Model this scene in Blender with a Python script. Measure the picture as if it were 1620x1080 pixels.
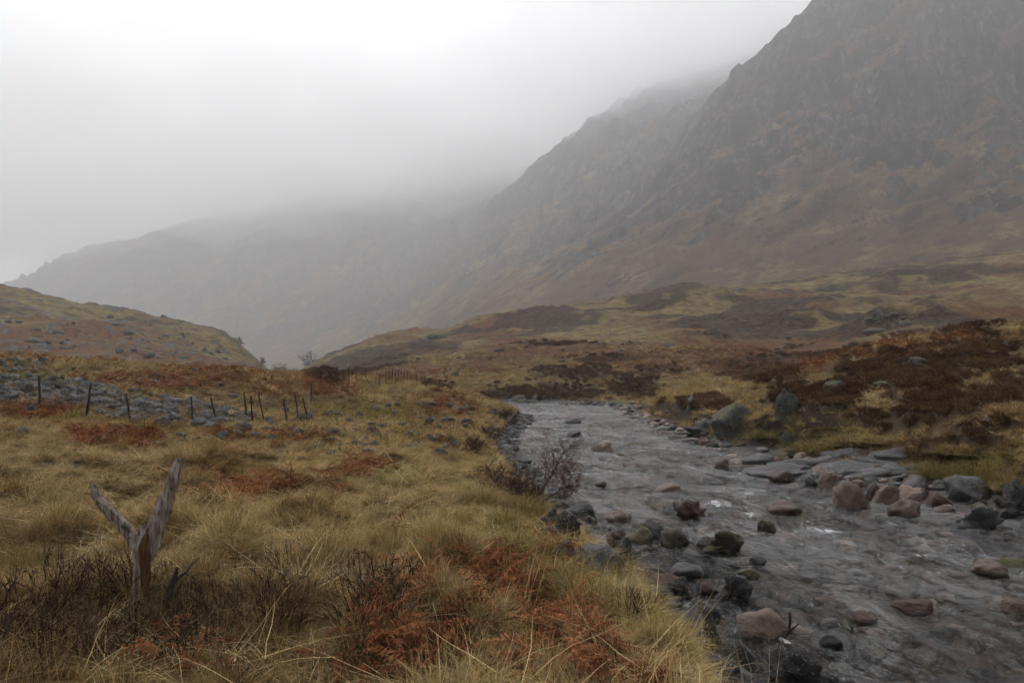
import bpy, bmesh, math
import numpy as np
from mathutils import Vector, Matrix, Euler

for o in list(bpy.data.objects):
    bpy.data.objects.remove(o, do_unlink=True)
S = bpy.context.scene
COL = S.collection
R = math.radians

# ------------------------------------------------------------------ camera, sky, sun, exposure
F, CX, HY, ZC = 1260.0, 810.0, 590.0, 3.0      # focal length in photo pixels, centre column, horizon row, eye height above the water
cam_d = bpy.data.cameras.new('camera')
cam_d.sensor_width = 36.0
cam_d.lens = 36.0 * F / 1620.0
cam_d.shift_y = 50.0 / 1620.0
cam_d.clip_start = 0.1
cam_d.clip_end = 20000
cam = bpy.data.objects.new('camera', cam_d)
COL.objects.link(cam)
cam.location = (0, 0, ZC)
cam.rotation_euler = (R(90), 0, 0)
S.camera = cam

SUN_EL, SUN_ROT = R(46), R(-20)
W = bpy.data.worlds.new('World')
S.world = W
W.use_nodes = True
wn, wl = W.node_tree.nodes, W.node_tree.links
wn.clear()
sky = wn.new('ShaderNodeTexSky')
sky.sky_type = 'NISHITA'
sky.sun_disc = False
sky.sun_elevation = SUN_EL
sky.sun_rotation = SUN_ROT
sky.air_density = 1.0
sky.dust_density = 3.0
sky.ozone_density = 1.0
hs = wn.new('ShaderNodeHueSaturation')
hs.inputs['Saturation'].default_value = 0.22
hs.inputs['Value'].default_value = 1.0
bg = wn.new('ShaderNodeBackground')
bg.inputs['Strength'].default_value = 0.15
wo = wn.new('ShaderNodeOutputWorld')
wl.new(sky.outputs[0], hs.inputs['Color'])
wl.new(hs.outputs[0], bg.inputs['Color'])
wl.new(bg.outputs[0], wo.inputs['Surface'])

sun_d = bpy.data.lights.new('sun', 'SUN')
sun_d.energy = 1.5
sun_d.angle = R(40)
sun_d.color = (1.0, 0.985, 0.965)
sun = bpy.data.objects.new('sun', sun_d)
COL.objects.link(sun)
sd_ = Vector((math.sin(SUN_ROT) * math.cos(SUN_EL), math.cos(SUN_ROT) * math.cos(SUN_EL), math.sin(SUN_EL)))
sun.rotation_euler = (-sd_).to_track_quat('-Z', 'Y').to_euler()

S.view_settings.view_transform = 'Standard'
S.view_settings.look = 'None'
S.view_settings.gamma = 1
S.view_settings.use_curve_mapping = False
S.view_settings.exposure = 0.40
S.render.engine = 'CYCLES'
cy = S.cycles
cy.max_bounces = 12
cy.diffuse_bounces = 2
cy.glossy_bounces = 3
cy.transmission_bounces = 3
cy.volume_bounces = 11
cy.adaptive_threshold = 0.045
cy.transparent_max_bounces = 12
cy.use_denoising = True
cy.caustics_reflective = False
cy.caustics_refractive = False
cy.sample_clamp_indirect = 4.0

# ------------------------------------------------------------------ noise in numpy
_rng = np.random.default_rng(7)
_P = np.concatenate([_rng.permutation(512)] * 2)
_G = np.stack([np.cos(np.arange(512) * 2.399963), np.sin(np.arange(512) * 2.399963)], 1)

def perlin(x, y, seed=0):
    x = np.asarray(x, float); y = np.asarray(y, float)
    xi = np.floor(x).astype(np.int64); yi = np.floor(y).astype(np.int64)
    fx = x - xi; fy = y - yi
    u = fx * fx * fx * (fx * (fx * 6 - 15) + 10)
    v = fy * fy * fy * (fy * (fy * 6 - 15) + 10)
    def g(ix, iy, dx, dy):
        h = _P[(_P[(ix + seed * 57) & 511] + iy) & 511]
        gg = _G[h]
        return gg[..., 0] * dx + gg[..., 1] * dy
    a = g(xi, yi, fx, fy); b = g(xi + 1, yi, fx - 1, fy)
    c = g(xi, yi + 1, fx, fy - 1); d = g(xi + 1, yi + 1, fx - 1, fy - 1)
    return ((a + u * (b - a)) * (1 - v) + (c + u * (d - c)) * v) * 1.5

def fbm(x, y, oct=4, seed=0, gain=0.5):
    s = 0.0; a = 1.0; t = 0.0
    for k in range(oct):
        s = s + a * perlin(x * 2 ** k + 11.3 * k, y * 2 ** k - 7.7 * k, seed + k)
        t += a; a *= gain
    return s / t

def ridged(x, y, oct=4, seed=0):
    s = 0.0; a = 1.0; t = 0.0
    for k in range(oct):
        s = s + a * (1 - np.abs(perlin(x * 2 ** k + 5.1 * k, y * 2 ** k + 3.3 * k, seed + k)) * 1.6)
        t += a; a *= 0.55
    return s / t

def sst(a, b, x):
    t = np.clip((np.asarray(x, float) - a) / (b - a), 0, 1)
    return t * t * (3 - 2 * t)

# ------------------------------------------------------------------ the lie of the land
# Each profile line runs across the valley: (column, depth in m, row or height). 'r' rows are turned into heights at that depth.
LAYERS = []
def layer(kind, pts, d=None, sm=10):
    pts = [(p[0], d, p[1]) if d is not None else p for p in pts]
    q = np.arange(-900, 2501, 4.0)
    px = np.array([p[0] for p in pts], float)
    dd = np.interp(q, px, [p[1] for p in pts])
    vv = np.interp(q, px, [p[2] for p in pts])
    k = np.exp(-0.5 * (np.arange(-15, 16) * 4.0 / sm) ** 2); k /= k.sum()
    dd = np.convolve(np.pad(dd, 15, 'edge'), k, 'valid')
    vv = np.convolve(np.pad(vv, 15, 'edge'), k, 'valid')
    if kind == 'r':
        vv = ZC + (HY - vv) * dd / F
    LAYERS.append((dd, vv))

layer('z', [(0, 1.38)], 0.8)
layer('z', [(0, 1.36), (1100, 1.3), (1500, 1.2)], 3)
layer('z', [(0, 1.33), (800, 1.25), (1000, 1.12), (1150, 1.0), (1400, 0.9)], 6)
layer('z', [(-300, 1.5), (0, 1.36), (400, 1.3), (700, 1.08), (870, 0.8), (1100, 0.7), (1500, 0.9), (1700, 1.15), (2500, 1.4)], 12)
layer('z', [(-300, 1.9), (0, 1.6), (300, 1.35), (600, 1.0), (760, 0.72), (1000, 0.6), (1400, 0.65), (1450, 0.9), (1490, 1.30), (1620, 1.55), (2500, 3)], 18)
layer('z', [(-300, 2.2), (0, 1.8), (300, 1.42), (500, 1.15), (700, 0.75), (800, 0.55), (1100, 0.5), (1250, 0.9), (1400, 1.4), (1500, 1.75), (1620, 2.1), (2500, 3.5)], 24)
layer('r', [(-300, 570), (0, 597), (150, 615), (300, 638), (400, 655), (500, 660), (700, 672), (800, 682), (1050, 680), (1150, 662), (1250, 640), (1380, 600), (1500, 580), (1620, 566), (2500, 500)], 34)
layer('r', [(-300, 46, 545), (0, 46, 566), (150, 46, 575), (300, 47, 586), (420, 48, 593), (468, 50, 597), (525, 52, 603), (582, 56, 609), (622, 60, 613), (701, 60, 619), (738, 58, 629), (781, 56, 641), (818, 56, 650),
            (900, 56, 648), (1000, 56, 640), (1050, 54, 632), (1120, 52, 618), (1200, 50, 602), (1300, 48, 575), (1380, 47, 550), (1500, 46, 527), (1620, 45, 512), (2500, 45, 440)])
layer('z', [(-300, 3.4), (0, 3.0), (300, 2.4), (450, 1.6), (622, 1.2), (780, 0.5), (1000, 0.4), (1050, 0.8), (1120, 1.5), (1200, 2.4), (1300, 3.3), (1380, 4.0), (1500, 4.9), (1620, 5.6), (2500, 9)], 82)
layer('r', [(-300, 565), (0, 578), (200, 582), (350, 588), (430, 597), (470, 601), (560, 592), (640, 581), (700, 578), (800, 574), (900, 570), (1000, 566), (1100, 562), (1200, 558), (1300, 550), (1400, 535), (1500, 522), (1620, 510), (2500, 470)], 130)
layer('r', [(-300, 480), (0, 505), (120, 525), (200, 530), (300, 545), (350, 558), (400, 580), (430, 593), (470, 598), (560, 568), (640, 553), (700, 548), (800, 530), (900, 524), (1000, 516), (1100, 508), (1200, 504), (1300, 497), (1400, 488), (1620, 466), (2500, 420)], 200)
layer('r', [(-300, 270, 400), (-100, 265, 430), (0, 260, 455), (60, 260, 468), (120, 260, 482), (200, 258, 490), (257, 255, 506), (300, 252, 512), (350, 250, 525), (375, 250, 540), (400, 250, 562), (420, 252, 585), (440, 260, 598), (470, 300, 593),
            (500, 300, 572), (560, 300, 548), (640, 300, 535), (700, 300, 528), (760, 310, 511), (850, 320, 497), (950, 330, 480), (1030, 340, 463), (1090, 345, 450), (1150, 350, 457), (1220, 370, 451), (1300, 380, 437), (1400, 400, 428), (1500, 410, 415), (1620, 420, 402), (2500, 450, 330)], sm=7)
layer('r', [(-300, 600), (400, 601), (470, 604), (560, 590), (640, 575), (760, 555), (850, 535), (1090, 485), (1300, 462), (1620, 425), (2500, 360)], 520, sm=30)
layer('r', [(-300, 600), (470, 601), (600, 584), (700, 560), (800, 527), (900, 492), (1000, 464), (1090, 442), (1200, 425), (1300, 405), (1400, 385), (1620, 345), (2500, 200)], 650, sm=25)
layer('r', [(-300, 599), (470, 599), (600, 576), (700, 530), (800, 478), (900, 425), (1000, 370), (1090, 312), (1200, 270), (1300, 240), (1400, 215), (1620, 170), (2500, 0)], 850, sm=25)
layer('r', [(400, 598), (470, 596), (600, 562), (700, 512), (800, 450), (900, 388), (1000, 316), (1050, 262), (1075, 228), (1100, 195), (1130, 160), (1160, 125), (1200, 90), (1250, 40), (1300, 0), (1400, -60), (1620, -150), (2500, -300)], 1100, sm=10)
layer('r', [(-300, 598), (350, 598), (470, 585), (560, 556), (650, 508), (700, 474), (800, 390), (900, 312), (1000, 246), (1060, 214), (1100, 200), (1300, 110), (1620, -20), (2500, -200)], 1450, sm=20)
layer('r', [(-300, 598), (100, 597), (300, 585), (400, 568), (480, 545), (560, 508), (650, 445), (720, 388), (780, 325), (845, 268), (890, 230), (960, 188), (1010, 163), (1060, 150), (1150, 120), (1300, 60), (1620, -50), (2500, -200)], 2000, sm=12)
layer('r', [(-300, 596), (-100, 590), (0, 570), (200, 525), (300, 500), (400, 473), (480, 450), (560, 422), (650, 382), (720, 345), (780, 312), (845, 290), (900, 280), (1100, 230), (1620, 100), (2500, 0)], 2450, sm=20)
layer('r', [(-300, 575), (-100, 500), (0, 452), (20, 445), (80, 410), (180, 383), (300, 355), (400, 335), (500, 315), (600, 295), (700, 275), (800, 250), (1000, 200), (1620, 100), (2500, 0)], 3000, sm=12)
layer('z', [(0, 0.0)], 3600)
layer('z', [(0, 0.0)], 6000)
LD = np.stack([l[0] for l in LAYERS], 1)
LZ = np.stack([l[1] for l in LAYERS], 1)

def base_height(x, y):
    yy = np.maximum(y, 0.8)
    px = np.clip(CX + F * x / yy, -896, 2496)
    out = np.empty(len(x))
    for s in range(0, len(x), 60000):
        e = slice(s, s + 60000)
        c = (px[e] + 900) / 4.0
        i = np.floor(c).astype(int); f = (c - i)[:, None]
        X = np.log(LD[i] * (1 - f) + LD[i + 1] * f)
        Z = LZ[i] * (1 - f) + LZ[i + 1] * f
        q = np.log(np.clip(yy[e], 0.81, 5900))
        h = X[:, 1:] - X[:, :-1]
        dl = (Z[:, 1:] - Z[:, :-1]) / h
        m = np.zeros_like(Z)
        w1 = 2 * h[:, 1:] + h[:, :-1]; w2 = h[:, 1:] + 2 * h[:, :-1]
        ok = dl[:, 1:] * dl[:, :-1] > 0
        with np.errstate(divide='ignore', invalid='ignore'):
            mm = (w1 + w2) / (w1 / dl[:, :-1] + w2 / dl[:, 1:])
        m[:, 1:-1] = np.where(ok, mm, 0)
        k = np.clip((X <= q[:, None]).sum(1) - 1, 0, X.shape[1] - 2)
        r = np.arange(len(k))
        hh = h[r, k]; t = (q - X[r, k]) / hh
        t2, t3 = t * t, t * t * t
        out[e] = (2 * t3 - 3 * t2 + 1) * Z[r, k] + (t3 - 2 * t2 + t) * hh * m[r, k] + (-2 * t3 + 3 * t2) * Z[r, k + 1] + (t3 - t2) * hh * m[r, k + 1]
    return out

# river: left and right water edge (x) by y, then a bend to the left behind the mound
RY = np.array([-60, -20, 0, 5, 7, 9.3, 11, 13, 15, 18, 22, 28, 35, 45, 52, 58, 64, 70.])
RL = np.array([-8, -1, 2.0, 2.0, 1.95, 1.7, 1.4, 1.2, 1.05, 0.75, 0.3, -0.2, -0.4, 0.3, 0.8, 0.6, -1.2, -4.])
RR = np.array([4, 8.5, 10.0, 10.3, 10.5, 10.7, 10.8, 10.9, 10.7, 10.2, 9.4, 9.0, 7.9, 8.2, 8.6, 9.0, 9.2, 9.0])
_cx = (RL + RR) / 2; _hw = (RR - RL) / 2
RIV = np.array([(a, b, c) for a, b, c in zip(_cx, RY, _hw)] + [(-3, 76, 6.2), (-14, 80, 5.5), (-35, 84, 5.5), (-70, 92, 6), (-140, 100, 7)])

def river_sd(x, y):
    best = np.full(len(x), 1e3)
    for a, b in zip(RIV[:-1], RIV[1:]):
        ab = b[:2] - a[:2]
        t = np.clip(((x - a[0]) * ab[0] + (y - a[1]) * ab[1]) / (ab @ ab), 0, 1)
        d = np.hypot(x - a[0] - ab[0] * t, y - a[1] - ab[1] * t) - (a[2] + (b[2] - a[2]) * t)
        best = np.minimum(best, d)
    return best

KNOLL = [  # column, depth, half width m, height m
    (1268, 172, 7.5, 2.6), (1460, 150, 11, 2.6), (1390, 150, 4, 1.5), (1150, 190, 12, 1.5), (860, 100, 7, 1.2), (1000, 96, 6, 1.0), (940, 150, 14, 1.6), (760, 130, 9, 1.4),
    (1180, 108, 5, 1.6), (560, 57, 5, 0.5), (690, 50, 4, 0.35), (480, 40, 4, 0.35), (640, 44, 3.5, 0.3), (610, 200, 10, 2.0), (120, 200, 14, 2.5), (330, 215, 10, 2.0), (1268, 172, 6, 1.6), (1480, 152, 9, 1.8), (1020, 125, 10, 2.0), (1110, 150, 9, 2.2), (840, 135, 9, 1.6), (700, 165, 12, 2.2),
    (1330, 215, 13, 3.2), (1570, 190, 15, 3.2), (1200, 240, 15, 3.6), (1050, 245, 14, 3.4), (900, 230, 13, 3.2), (780, 240, 12, 3.0), (1420, 260, 16, 3.4), (640, 255, 10, 2.4), (1100, 112, 7, 1.3), (930, 108, 6, 1.1)]

def height(x, y):
    x = np.asarray(x, float); y = np.asarray(y, float)
    z = base_height(x, y)
    d = np.hypot(x, y)
    for p, dd, hw, hh in KNOLL:
        kx = (p - CX) / F * dd
        q = ((x - kx) / (hw * 1.25)) ** 2 + ((y - dd) / hw) ** 2
        z = z + hh * np.clip(1 - q / 2.2, 0, 1) ** 1.5
    near = 1 - sst(60, 110, d)
    mid = sst(55, 130, d) * (1 - sst(520, 640, y))
    n1 = fbm(x / 3.1, y / 3.1, 3, 3)
    z = z + near * (0.20 * n1 * sst(2, 9, d) + 0.34 * np.abs(fbm(x / 1.0, y / 1.0, 2, 9)))
    i = mid > 0
    if i.any():
        xi, yi = x[i], y[i]
        k = sst(80, 200, d[i])
        z[i] += mid[i] * ((0.45 + 1.1 * k) * fbm(xi / 26, yi / 26, 3, 21) + (0.5 + 0.7 * k) * np.maximum(ridged(xi / 13, yi / 13, 3, 25) - 0.62, 0) * 2.2 + 0.18 * fbm(xi / 2.6, yi / 2.6, 2, 33))
    far = sst(560, 760, y)
    i = far > 0
    if i.any():
        xi, yi, zi = x[i], y[i], z[i]
        up = sst(10, 160, zi)
        t = xi * 0.82 + zi * 0.57; n = -xi * 0.57 + zi * 0.82
        sc = 1 + yi / 4000
        wv = 22 * fbm(xi / 180, yi / 180, 2, 45)
        cr = ridged((t + wv) / 330, (n + yi * 0.6 + wv) / 85, 4, 40) - 0.62
        crag = ridged((xi + wv) / 85, yi / 110 + zi / 150, 4, 50) - 0.6
        rocky = sst(-0.25, 0.25, fbm(xi / 240, zi / 120, 3, 61) + (zi - 190) / 320)
        z[i] += far[i] * up * (30 * cr * sc + (7 + 26 * rocky) * crag + 3.0 * fbm(xi / 17, yi / 17, 3, 70))
    # river channel
    i = (d < 200)
    if i.any():
        xi, yi, zi = x[i], y[i], z[i]
        wob = 0.35 * fbm(xi / 2.3, yi / 2.3, 3, 80)
        s = river_sd(xi, yi) + wob * sst(4, 10, yi + 4)
        right = sst(4, 6, xi) * (yi < 62)
        bar = right * sst(17, 20, yi) * (1 - sst(27, 33, yi))
        ap0 = 0.30 + right * 0.20 + bar * 1.1
        ap1 = 0.95 + right * 0.30 + bar * 2.4
        farb = sst(60, 70, yi); ap1 = ap1 + farb * 2.5
        bed = np.where(s < 0, -0.34 * sst(0, 1.6, -s) - 0.03, 0.16 * s - 0.03) + 0.06 * fbm(xi / 0.7, yi / 1.2, 3, 85) + 0.04 * bar * np.sin(xi * 3.1 + yi * 2.3 + 3 * n1[i]) * sst(0, 1, s)
        w = sst(0, 1, (s - ap0) / (ap1 - ap0))
        z[i] = bed * (1 - w) + np.maximum(zi, 0.25) * w
    return z

def pix(x, y, z):
    yy = np.maximum(y, 0.5)
    return CX + F * x / yy, HY - F * (z - ZC) / yy

def hit(pts):
    """pixel -> the point where that line of sight meets land or water"""
    pts = np.asarray(pts, float)
    dd = np.exp(np.linspace(math.log(3.2), math.log(900), 900))
    X = (pts[:, :1] - CX) / F * dd; Y = np.repeat(dd[None], len(pts), 0)
    Zr = ZC + (HY - pts[:, 1:2]) / F * dd
    Zg = np.maximum(height(X.ravel(), Y.ravel()).reshape(X.shape), 0.0)
    below = Zr <= Zg
    k = np.where(below.any(1), below.argmax(1), len(dd) - 1)
    r = np.arange(len(pts))
    return np.stack([X[r, k], Y[r, k], Zg[r, k]], 1)

# ------------------------------------------------------------------ what grows where (blobs given by column, row, radii)
def blobs(px, py, lst):
    m = np.zeros(len(px))
    for b in lst:
        cx, cy_, rx, ry = b[:4]; a = b[4] if len(b) > 4 else 1.0
        sl = b[5] if len(b) > 5 else 0.0
        dy = (py - cy_ - sl * (px - cx)) / ry
        m = np.maximum(m, a * np.exp(-(((px - cx) / rx) ** 2 + dy ** 2)))
    return m

BRACKEN = [(370, 772, 120, 26), (560, 742, 70, 22, .8), (60, 652, 70, 18), (180, 690, 100, 14), (450, 694, 120, 9), (280, 605, 200, 16, .9), (470, 612, 120, 18, .9), (630, 1010, 110, 75), (780, 925, 80, 38), (850, 975, 90, 34),
           (900, 1050, 80, 45), (570, 930, 60, 20, .5), (700, 640, 60, 22, .8), (330, 1060, 80, 20, .5), (440, 765, 60, 16), (540, 775, 40, 16, .7), (660, 890, 40, 20, .5), (190, 1010, 60, 30, .45), (80, 1040, 70, 20, .5),
           (1320, 556, 240, 20, 1.0, -.06), (1240, 580, 120, 16, .8), (820, 548, 150, 16, .8), (180, 560, 200, 20, .75), (640, 590, 90, 14, .8), (60, 530, 120, 16, .5), (1560, 535, 120, 10, .7), (350, 580, 90, 12, .8), (760, 580, 60, 10, .6)]
HEATHER = [(1420, 590, 130, 42, 1), (1210, 590, 90, 24, .9), (1110, 640, 70, 12), (1300, 630, 110, 32), (1500, 640, 130, 30, .9), (1560, 560, 130, 40, .8), (1400, 665, 120, 16, .9), (1540, 690, 60, 22, 1), (1480, 720, 60, 22, 1), (1600, 680, 40, 30, .7), (1600, 620, 50, 40, .8),
           (1268, 517, 62, 15), (1480, 505, 120, 22), (1140, 522, 60, 14), (1190, 512, 50, 10, .8), (860, 622, 110, 22), (1000, 612, 60, 24), (900, 590, 90, 14, .8), (570, 570, 90, 26), (520, 590, 40, 20), (1260, 470, 110, 12, 1, -.25), (1160, 500, 120, 10, .9, -.1),
           (1000, 490, 160, 9, .9, -.22), (1480, 428, 160, 12, 1, -.06), (1090, 455, 60, 7, .8), (1180, 575, 60, 12, .8), (780, 515, 120, 8, .9, -.2), (700, 610, 50, 10, .8), (1120, 470, 60, 10, .7), (960, 570, 70, 8, .8), (1060, 585, 70, 8, .8)]
GREEN = [(840, 790, 40, 40, .7), (820, 870, 70, 30, .6), (980, 968, 40, 16, 1), (940, 920, 50, 20, .6), (1290, 680, 130, 22, .8), (1570, 735, 90, 34, .7), (620, 752, 60, 14, .7), (120, 662, 80, 9, .7), (960, 642, 70, 6, .7), (580, 655, 90, 14, .6),
         (740, 770, 50, 20, .6), (870, 1010, 60, 20, .5), (1050, 980, 40, 30, .4), (1200, 690, 60, 14, .7), (60, 600, 60, 10, .7), (320, 770, 40, 12, .7), (1480, 470, 120, 12, .4), (1000, 500, 160, 14, .4)]

def cover(x, y, z):
    px, py = pix(x, y, z)
    d = np.hypot(x, y)
    inn = (y > 3) & (px > -150) & (px < 1780)
    near = 1 - sst(70, 140, d)
    n_a = fbm(x / 5.0, y / 5.0, 4, 101); n_b = fbm(x / 38, y / 38, 4, 111); n_c = fbm(x / 17, y / 17, 4, 121); n_d = fbm(x / 1.4, y / 1.4, 3, 131)
    wx = fbm(x / 6.0, y / 6.0, 3, 151); wy_ = fbm(x / 6.0 + 40, y / 6.0 - 9, 3, 155)
    hx = fbm(x / 24, y / 24, 4, 161); hy = fbm(x / 24 - 17, y / 24 + 31, 4, 165)
    amp = 1 - sst(70, 140, d)
    qx = px + (70 * wx + 30 * n_d) * amp * np.clip(14 / np.maximum(d, 5), 0.25, 2) + 130 * hx * (1 - amp)
    qy = py + (36 * wy_ + 20 * n_d) * amp * np.clip(14 / np.maximum(d, 5), 0.2, 2) + 26 * hy * (1 - amp)
    wob = 0.55 * n_a + 0.40 * n_d * near
    he = blobs(qx, qy, HEATHER) * inn + wob * 0.6
    br = blobs(qx, qy, BRACKEN) * inn + wob * 0.6
    gr = blobs(qx, qy, GREEN) * inn + wob * 0.4
    hill = sst(70, 140, d)
    he = he * (1 - 0.25 * hill) + hill * (0.22 + 1.0 * n_b + 0.8 * n_c)
    br = br + hill * (0.32 + 1.1 * fbm(x / 30, y / 30, 4, 141))
    left = hill * (px < 440)
    he = he - left * 0.10
    br = br + left * 0.03
    gr = gr - left * 0.3
    rk = hill * np.maximum(ridged(x / 13, y / 13, 3, 25) - 0.78 + 0.10 * left, 0) * 4
    s = np.full(len(x), 99.0)
    i = d < 200
    s[i] = river_sd(x[i], y[i])
    rk = np.maximum(rk, 1 - sst(0.2, 0.55, z) * sst(0.3, 1.2, s) if i.any() else rk) if i.all() else np.where(i, np.maximum(rk, 1 - sst(0.2, 0.5, z) * sst(0.2, 1.0, s)), rk)
    return np.clip(np.stack([he, br, rk, gr], 1), 0, 1)

# ------------------------------------------------------------------ materials
MATS = {}
def nodes_of(name):
    m = bpy.data.materials.new(name)
    m.use_nodes = True
    nt = m.node_tree
    nt.nodes.clear()
    MATS[name] = m
    return m, nt

class NB:
    """small node builder"""
    def __init__(s, nt): s.nt = nt
    def n(s, t, **kw):
        o = s.nt.nodes.new(t)
        for k, v in kw.items(): setattr(o, k, v)
        return o
    def put(s, sock, v):
        if isinstance(v, bpy.types.NodeSocket): s.nt.links.new(v, sock)
        elif isinstance(v, (tuple, list)) and sock.type == 'RGBA' and len(v) == 3: sock.default_value = (*v, 1)
        else: sock.default_value = v
    def math(s, op, a, b=0.0, c=0.0, clamp=False):
        o = s.n('ShaderNodeMath', operation=op, use_clamp=clamp)
        for i, v in enumerate((a, b, c)): s.put(o.inputs[i], v)
        return o.outputs[0]
    def noise(s, vec, scale, detail=4.0, rough=0.6, out=0, dist=0.0):
        o = s.n('ShaderNodeTexNoise')
        s.put(o.inputs['Vector'], vec); o.inputs['Scale'].default_value = scale
        o.inputs['Detail'].default_value = detail; o.inputs['Roughness'].default_value = rough; o.inputs['Distortion'].default_value = dist
        return o.outputs[out]
    def step(s, a, b, v):
        o = s.n('ShaderNodeMapRange', interpolation_type='SMOOTHSTEP')
        s.put(o.inputs[0], v); s.put(o.inputs[1], a); s.put(o.inputs[2], b)
        return o.outputs[0]
    def mix(s, f, a, b, mode='MIX'):
        o = s.n('ShaderNodeMix', data_type='RGBA', blend_type=mode)
        s.put(o.inputs[0], f); s.put(o.inputs[6], a); s.put(o.inputs[7], b)
        return o.outputs[2]
    def ramp(s, f, stops):
        o = s.n('ShaderNodeValToRGB')
        e = o.color_ramp.elements
        while len(e) < len(stops): e.new(0.5)
        for el, (p, c) in zip(e, stops): el.position = p; el.color = (*c, 1)
        s.put(o.inputs[0], f)
        return o.outputs[0]
    def mapping(s, vec, scale=(1, 1, 1), rot=(0, 0, 0)):
        o = s.n('ShaderNodeMapping')
        s.put(o.inputs['Vector'], vec); o.inputs['Scale'].default_value = scale; o.inputs['Rotation'].default_value = rot
        return o.outputs[0]
    def bump(s, h, strength, dist):
        o = s.n('ShaderNodeBump'); s.put(o.inputs['Height'], h)
        o.inputs['Strength'].default_value = strength; o.inputs['Distance'].default_value = dist
        return o.outputs[0]
    def bsdf(s, color, rough=0.9, normal=None, spec=0.3):
        o = s.n('ShaderNodeBsdfPrincipled')
        s.put(o.inputs['Base Color'], color); s.put(o.inputs['Roughness'], rough); s.put(o.inputs['Specular IOR Level'], spec)
        if normal is not None: s.put(o.inputs['Normal'], normal)
        return o.outputs[0]
    def out(s, surf):
        o = s.n('ShaderNodeOutputMaterial'); s.nt.links.new(surf, o.inputs['Surface'])

def terrain_material(name, f, bump_d, gr=None):
    m, nt = nodes_of(name); b = NB(nt)
    pos = b.n('ShaderNodeTexCoord').outputs['Object']
    at = b.n('ShaderNodeAttribute', attribute_name='cover')
    sep = b.n('ShaderNodeSeparateColor'); nt.links.new(at.outputs['Color'], sep.inputs[0])
    big = b.noise(pos, 0.35 * f, 5, 0.65); fine = b.noise(pos, 2.2 * f, 6, 0.7); mid = b.noise(pos, 0.9 * f, 5, 0.65)
    gsel = b.math('ADD', b.math('MULTIPLY', mid, 0.6), b.math('MULTIPLY', fine, 0.4))
    grass = b.ramp(gsel, [(0.32, (0.085, 0.060, 0.024)), (0.45, (0.20, 0.145, 0.055)), (0.56, (0.29, 0.21, 0.085)), (0.70, (0.36, 0.28, 0.13))])
    if gr: grass = b.ramp(gsel, gr)
    green = b.ramp(fine, [(0.3, (0.07, 0.07, 0.014)), (0.6, (0.20, 0.185, 0.045))])
    brk = b.ramp(fine, [(0.3, (0.085, 0.035, 0.016)), (0.5, (0.165, 0.068, 0.030)), (0.72, (0.25, 0.13, 0.06))])
    hea = b.ramp(fine, [(0.3, (0.026, 0.016, 0.012)), (0.5, (0.066, 0.040, 0.027)), (0.72, (0.15, 0.10, 0.055))])
    rock = b.ramp(b.noise(pos, 3.0 * f, 6, 0.75), [(0.3, (0.06, 0.054, 0.050)), (0.5, (0.15, 0.130, 0.118)), (0.72, (0.28, 0.25, 0.23))] if gr and name == 'moor_near' else [(0.3, (0.05, 0.048, 0.046)), (0.5, (0.125, 0.118, 0.112)), (0.72, (0.26, 0.25, 0.24))])
    def msk(ch, w=0.1, k=0.55):
        v = b.math('ADD', ch, b.math('MULTIPLY', b.math('SUBTRACT', b.math('ADD', b.math('MULTIPLY', mid, 0.6), b.math('MULTIPLY', fine, 0.4)), 0.5), k * 2))
        return b.step(0.5 - w, 0.5 + w, v)
    c = b.mix(b.math('MULTIPLY', msk(at.outputs['Alpha'], 0.3), 0.85), grass, green)
    c = b.mix(b.math('MULTIPLY', msk(sep.outputs[1], 0.2), 0.9), c, brk)
    c = b.mix(b.math('MULTIPLY', msk(sep.outputs[0], 0.11, 0.85), 0.97), c, hea)
    c = b.mix(msk(sep.outputs[2], 0.1), c, rock)
    if name == 'moor_near':
        gn = b.n('ShaderNodeNewGeometry'); gs = b.n('ShaderNodeSeparateXYZ'); nt.links.new(gn.outputs['True Normal'], gs.inputs[0])
        peat = b.ramp(fine, [(0.35, (0.020, 0.014, 0.010)), (0.65, (0.085, 0.058, 0.038))])
        soil = b.math('MULTIPLY', b.step(0.68, 0.50, gs.outputs[2]), b.math('SUBTRACT', 1.0, sep.outputs[2], clamp=True))
        c = b.mix(soil, c, peat)
    nrm = b.bump(b.math('ADD', fine, b.math('MULTIPLY', b.noise(pos, 7 * f, 4, 0.7), 0.5)), 1.0, bump_d)
    b.out(b.bsdf(c, 0.92, nrm, 0.15))
    return m

terrain_material('moor_near', 3.0, 0.12, [(0.34, (0.055, 0.036, 0.018)), (0.46, (0.12, 0.080, 0.036)), (0.57, (0.20, 0.14, 0.062)), (0.70, (0.30, 0.22, 0.105))])
terrain_material('moor_hill', 0.30, 1.2, [(0.34, (0.07, 0.048, 0.022)), (0.44, (0.16, 0.112, 0.048)), (0.53, (0.27, 0.20, 0.082)), (0.66, (0.38, 0.30, 0.135))])

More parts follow.
